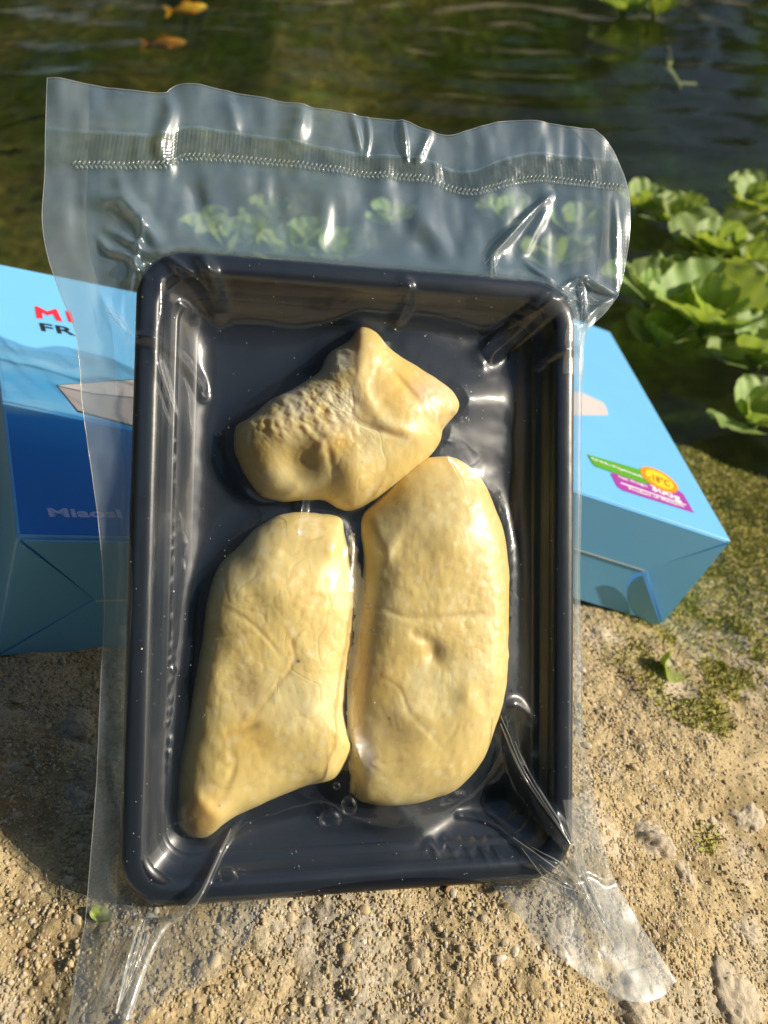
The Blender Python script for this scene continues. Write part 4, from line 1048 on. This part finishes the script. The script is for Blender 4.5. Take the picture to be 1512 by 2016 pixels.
def lettuce(px, py, size, nleaf, label, seed, tilt=(0, 0), group='water lettuce on the pond', z=.004):
    r = np.random.default_rng(seed); p = ray_to_z(px, py, z + size * .25); p[2] = z
    m = Matrix.Translation(p) @ Matrix.Rotation(tilt[0], 4, 'X') @ Matrix.Rotation(tilt[1], 4, 'Y') @ Matrix.Rotation(r.uniform(0, 6.28), 4, 'Z')
    size *= 1.08; root = empty('water_lettuce', np.eye(4)); root.matrix_world = m
    tag(root, label, 'water lettuce', group)
    obj('heart', HEART, root, Matrix.Diagonal((size, size, size, 1)))
    nleaf = max(6, int(nleaf * .85))
    for k in range(nleaf):
        f = k / nleaf; a = k * 2.39996 + r.uniform(-.2, .2); el = math.radians(12 + 58 * f ** 1.1 + r.uniform(-6, 8)); sc = size * (1.0 - .55 * f ** 1.5) * r.uniform(.85, 1.12)
        lm = Matrix.Rotation(a, 4, 'Z') @ Matrix.Translation((0, size * .05, size * .05 * f)) @ Matrix.Rotation(el, 4, 'X') @ Matrix.Rotation(r.uniform(-.2, .2), 4, 'Y') @ Matrix.Diagonal((sc * r.uniform(.85, 1.1), sc, sc, 1))
        obj('leaf', LEAVES[int(r.integers(4))], root, lm)
BESIDE = 'broad pale green rosette in the row right of the bag'
for a in ((1265, 400, .042, 9, 'water lettuce touching the right edge of the bag top', 1), (1335, 425, .040, 10, 'water lettuce with yellowing leaves just right of the bag top', 2), (1415, 490, .060, 11, 'large water lettuce with upright ribbed leaves in mid row at right', 3),
          (1475, 520, .046, 9, 'water lettuce at the right frame edge behind the biggest rosette', 4), (1285, 575, .050, 9, 'water lettuce with flat rounded leaves nearest the bag at right', 5), (1400, 620, .072, 13, 'biggest water lettuce with bright yellow green cupped leaves', 6),
          (1492, 395, .050, 9, 'bluish green water lettuce alone at far right of the pond', 7), (1510, 590, .050, 9, 'blue green ribbed water lettuce cut off by the right frame edge', 8), (1500, 690, .056, 9, 'water lettuce on the near side of the biggest rosette', 9),
          (1490, 815, .048, 9, 'grey green water lettuce over dark water by the mossy ledge', 10), (1330, 530, .034, 8, 'small water lettuce between the two big rosettes right of the bag', 11), (1455, 440, .036, 8, 'small yellowish water lettuce at the back of the right hand group', 12),
          (1300, 660, .036, 8, 'low shaded water lettuce at the near left of the biggest rosette', 13), (1508, 470, .036, 8, 'small water lettuce half out of the picture below the lone bluish one', 14)):
    lettuce(*a)
FAR = 'water lettuce seen through the bag top'
for a in ((455, 480, .042, 7, 21), (525, 412, .030, 6, 22), (612, 478, .040, 7, 23), (770, 425, .030, 6, 24), (1000, 420, .040, 7, 25), (1130, 440, .046, 8, 26), (1095, 505, .040, 7, 28), (410, 452, .038, 7, 32), (560, 490, .044, 7, 33), (665, 492, .038, 7, 34), (500, 455, .036, 7, 35)):
    lettuce(a[0], a[1], a[2], a[3], FAR + ', ' + {455: 'low one at left by the tray rim', 525: 'small one highest at left', 612: 'roundest one left of the middle', 770: 'small one alone in the middle', 1000: 'upper one left of the long glinting crease', 1130: 'upper one nearest the bag side', 1095: 'lowest one above the tray corner', 410: 'by the bag fold at far left', 560: 'half hidden by the tray rim, left of centre', 665: 'low one just left of the middle crease', 500: 'second from the left'}[a[0]], a[4], group='water lettuce behind the bag film')
for a in ((1232, 4, .060, 9, 41, 'left'), (1292, 14, .050, 9, 42, 'right')):
    lettuce(a[0], a[1], a[2], a[3], a[5] + ' one of two bright water lettuces far off at the top edge', a[4], group='far water lettuce')

def fish_mesh(name, mat, bend=.25):
    n, m = 26, 14; t = np.linspace(0, 1, n)
    w = .115 * np.sin(np.clip(t * 1.02, 0, 1) * math.pi) ** .75 * (1 - .45 * t) + .012; hgt = w * 1.35
    cx = bend * .35 * np.sin(t * 2.6); V = []
    for i in range(n):
        for a in np.linspace(0, 2 * math.pi, m, endpoint=False): V.append((t[i] - .5, cx[i] + w[i] * math.cos(a), hgt[i] * math.sin(a)))
    V = np.array(V); return mesh_np(name, V, grid_faces(m, n, True), mat), cx, t
def fish(px, py, length, ang, c1, c2, label, depth=-.02, bend=.25):
    M = Mat('koi_skin'); n = M.noise(M.coords(), 5, 3)
    M.principled(Base_Color=M.ramp(n, [(.42, c1), (.58, c2)]), Roughness=.4)
    p = ray_to_z(px, py, depth)
    root = empty('fish', np.eye(4)); root.matrix_world = Matrix.Translation(p) @ Matrix.Rotation(ang, 4, 'Z') @ Matrix.Diagonal((length, length, length, 1))
    tag(root, label, 'fish', 'fish in the pond')
    me, cx, t = fish_mesh('fish_body', M.m, bend); obj('body', me, root)
    e = cx[-1]
    def fin(pl, name, th=.008):
        pl = np.array(pl); k = len(pl); V = np.vstack([pl + [0, th, 0], pl - [0, th, 0]]); F = [list(range(k)), list(range(2 * k - 1, k - 1, -1))] + [[i, (i + 1) % k, (i + 1) % k + k, i + k] for i in range(k)]
        obj(name, mesh_np(name, V, F, M.m, False), root)
    fin([(.46, e, .02), (.60, e + bend * .1, .13), (.70, e + bend * .15, .15), (.63, e + bend * .1, 0), (.70, e + bend * .15, -.15), (.60, e + bend * .1, -.13), (.46, e, -.02)], 'tail_fin')
    fin([(-.12, cx[9], .13), (.02, cx[13], .23), (.20, cx[17], .16), (.22, cx[18], .08)], 'dorsal_fin')
    for s in (-1, 1):
        V = np.array([(-.22, s * .08 + cx[6], -.03), (-.12, s * .24, -.06), (-.02, s * .22, -.06), (-.12, s * .08 + cx[9], -.04)]); V = np.vstack([V, V + [0, 0, .01]])
        obj('pectoral_fin', mesh_np('pectoral_fin', V, [[0, 1, 2, 3], [7, 6, 5, 4], [0, 4, 5, 1], [1, 5, 6, 2], [2, 6, 7, 3], [3, 7, 4, 0]], M.m, False), root)
fish(372, 16, .072, math.radians(200), (.95, .30, .02), (.95, .55, .10), 'orange and yellow fish at the top of the pond, upper of two', -.035)
fish(328, 84, .072, math.radians(185), (.85, .30, .03), (.55, .25, .06), 'orange fish at left, just below the brighter one', -.05)
fish(1340, 150, .12, math.radians(75), (.60, .58, .48), (.45, .43, .36), 'pale grey fish with a curved body at upper right', -.03, .7)

# embedded stones, loose pebbles, scraps of leaf
def stone(px, py, size, flat, label, seed, sink=.45, colr=(.50, .43, .32), group='grey stones set in the bank', name='stone', sub=4, yaw=None):
    r = np.random.default_rng(seed)
    d = RC @ ray(px, py); P = None
    for t in np.linspace(.18, .6, 800):
        q = CAM_POS + t * d
        if q[2] < float(ground_z(np.array([q[0]]), np.array([q[1]]))[0][0]): P = q; break
    V, F = ico(sub)
    nz = fbm(V[:, 0] * 2 + seed, V[:, 1] * 2 + V[:, 2] * 1.3, seed, 4); nz2 = fbm(V[:, 0] * 9 + seed, V[:, 1] * 9 + V[:, 2] * 7, seed + 1, 3)
    V = V * (1 + .28 * nz + .12 * nz2 + .05 * fbm(V[:, 0] * 30 + seed, V[:, 1] * 30 + V[:, 2] * 25, seed + 2, 2))[:, None] * np.array([size, size * flat, size * .55])
    c = np.array(colr) * (1 + .25 * nz2[:, None])
    o = obj(name, mesh_np(name, V, F, GRAIN, True, np.clip(c, .02, 1)))
    o.matrix_world = Matrix.Translation((P[0], P[1], P[2] - size * .55 * sink)) @ Matrix.Rotation(r.uniform(0, 6.28) if yaw is None else yaw, 4, 'Z') @ Matrix.Rotation(.25, 4, 'Y')
    tag(o, label, 'stone', group)
for a in ((1262, 1655, .013, .75, 'pale grey rough stone bedded right of the bag foot', 1), (1345, 1730, .013, .6, 'smooth grey stone ridge beside the bright moss tuft', 2), (1465, 1610, .012, .8, 'whitish crumbly stone near the right edge, upper one', 3), (1460, 1835, .014, .55, 'long whitish stone by the lower right edge', 4),
          (1440, 1990, .018, .8, 'broad grey stone in the bottom right corner', 5), (1215, 1965, .014, .8, 'rounded cream stone at the bottom edge', 6), (130, 1440, .0105, .85, 'flat angular stone lying in the shade left of the bag', 7), (135, 1565, .010, .7, 'brownish stone half buried in the shade', 8)):
    stone(*a, sink=.75, sub=5)
PG = 'loose pebbles on the sandy bank'
rp = np.random.default_rng(77); npb = 0
for k in range(400):
    px, py = rp.uniform(20, 1500), rp.uniform(1200, 2010)
    if 210 < px < 1150 and py < 1800: continue
    if px > 1150 and py < 1250: continue
    if px < 230 and py < 1310: continue
    shade = px < 230 and py < 1700
    stone(px, py, rp.uniform(.0016, .0030), rp.uniform(.7, .95), 'small beige pebble lying loose on the shaded sand left of the bag' if shade else 'small beige pebble lying loose on the sunlit sand', 300 + k, .1, tuple(np.array([.55, .45, .30]) * rp.uniform(.75, 1.15)), PG + (' in shade' if shade else ' in sun'), 'pebble', 2)
    npb += 1
    if npb >= 60: break

def scrap(px, py, size, label, seed, yaw=0., tilt=.4):
    r = np.random.default_rng(seed); d = RC @ ray(px, py)
    for t in np.linspace(.18, .6, 1500):
        q = CAM_POS + t * d
        if q[2] < float(ground_z(np.array([q[0]]), np.array([q[1]]))[0][0]) + .003: break
    nu, nv = 15, 11; U, V = np.meshgrid(np.linspace(-1, 1, nu), np.linspace(-1, 1, nv))
    R = np.sqrt(np.maximum(1 - .5 * V ** 2, .1)); X = U * R; Y = V * .62 * np.sqrt(np.maximum(1 - .55 * U ** 2, .05)) + .1 * vnoise(U * 2, V * 2, seed); Z = .35 * U ** 2 - .25 * V * U + .15 * vnoise(U * 2 + 4, V * 2, seed + 1)
    c = np.empty(U.shape + (3,)); c[:] = (.40, .50, .10); c = lerp(c, (.58, .60, .26), sstep(-.2, .6, U + .4 * V))
    top_ = np.stack([X, Y, Z], -1).reshape(-1, 3) * size; nrm = len(top_); Vv = np.vstack([top_, top_ - [0, 0, .0006]]); F = grid_faces(nu, nv); Ff = np.vstack([F, F[:, ::-1] + nrm])
    o = obj('leaf_scrap', mesh_np('leaf_scrap', Vv, Ff, LEAF, True, np.tile(c.reshape(-1, 3), (2, 1))))
    o.matrix_world = Matrix.Translation(q) @ Matrix.Rotation(yaw, 4, 'Z') @ Matrix.Rotation(tilt, 4, 'Y')
    tag(o, label, 'leaf scrap', 'scraps of leaf on the sand')
scrap(1318, 1318, .0125, 'curled green leaf scrap on the sand below the right carton', 1, .2, .85); scrap(200, 1800, .0036, 'tiny yellow green leaf scrap under the bag corner at lower left', 2, -.3, .1)
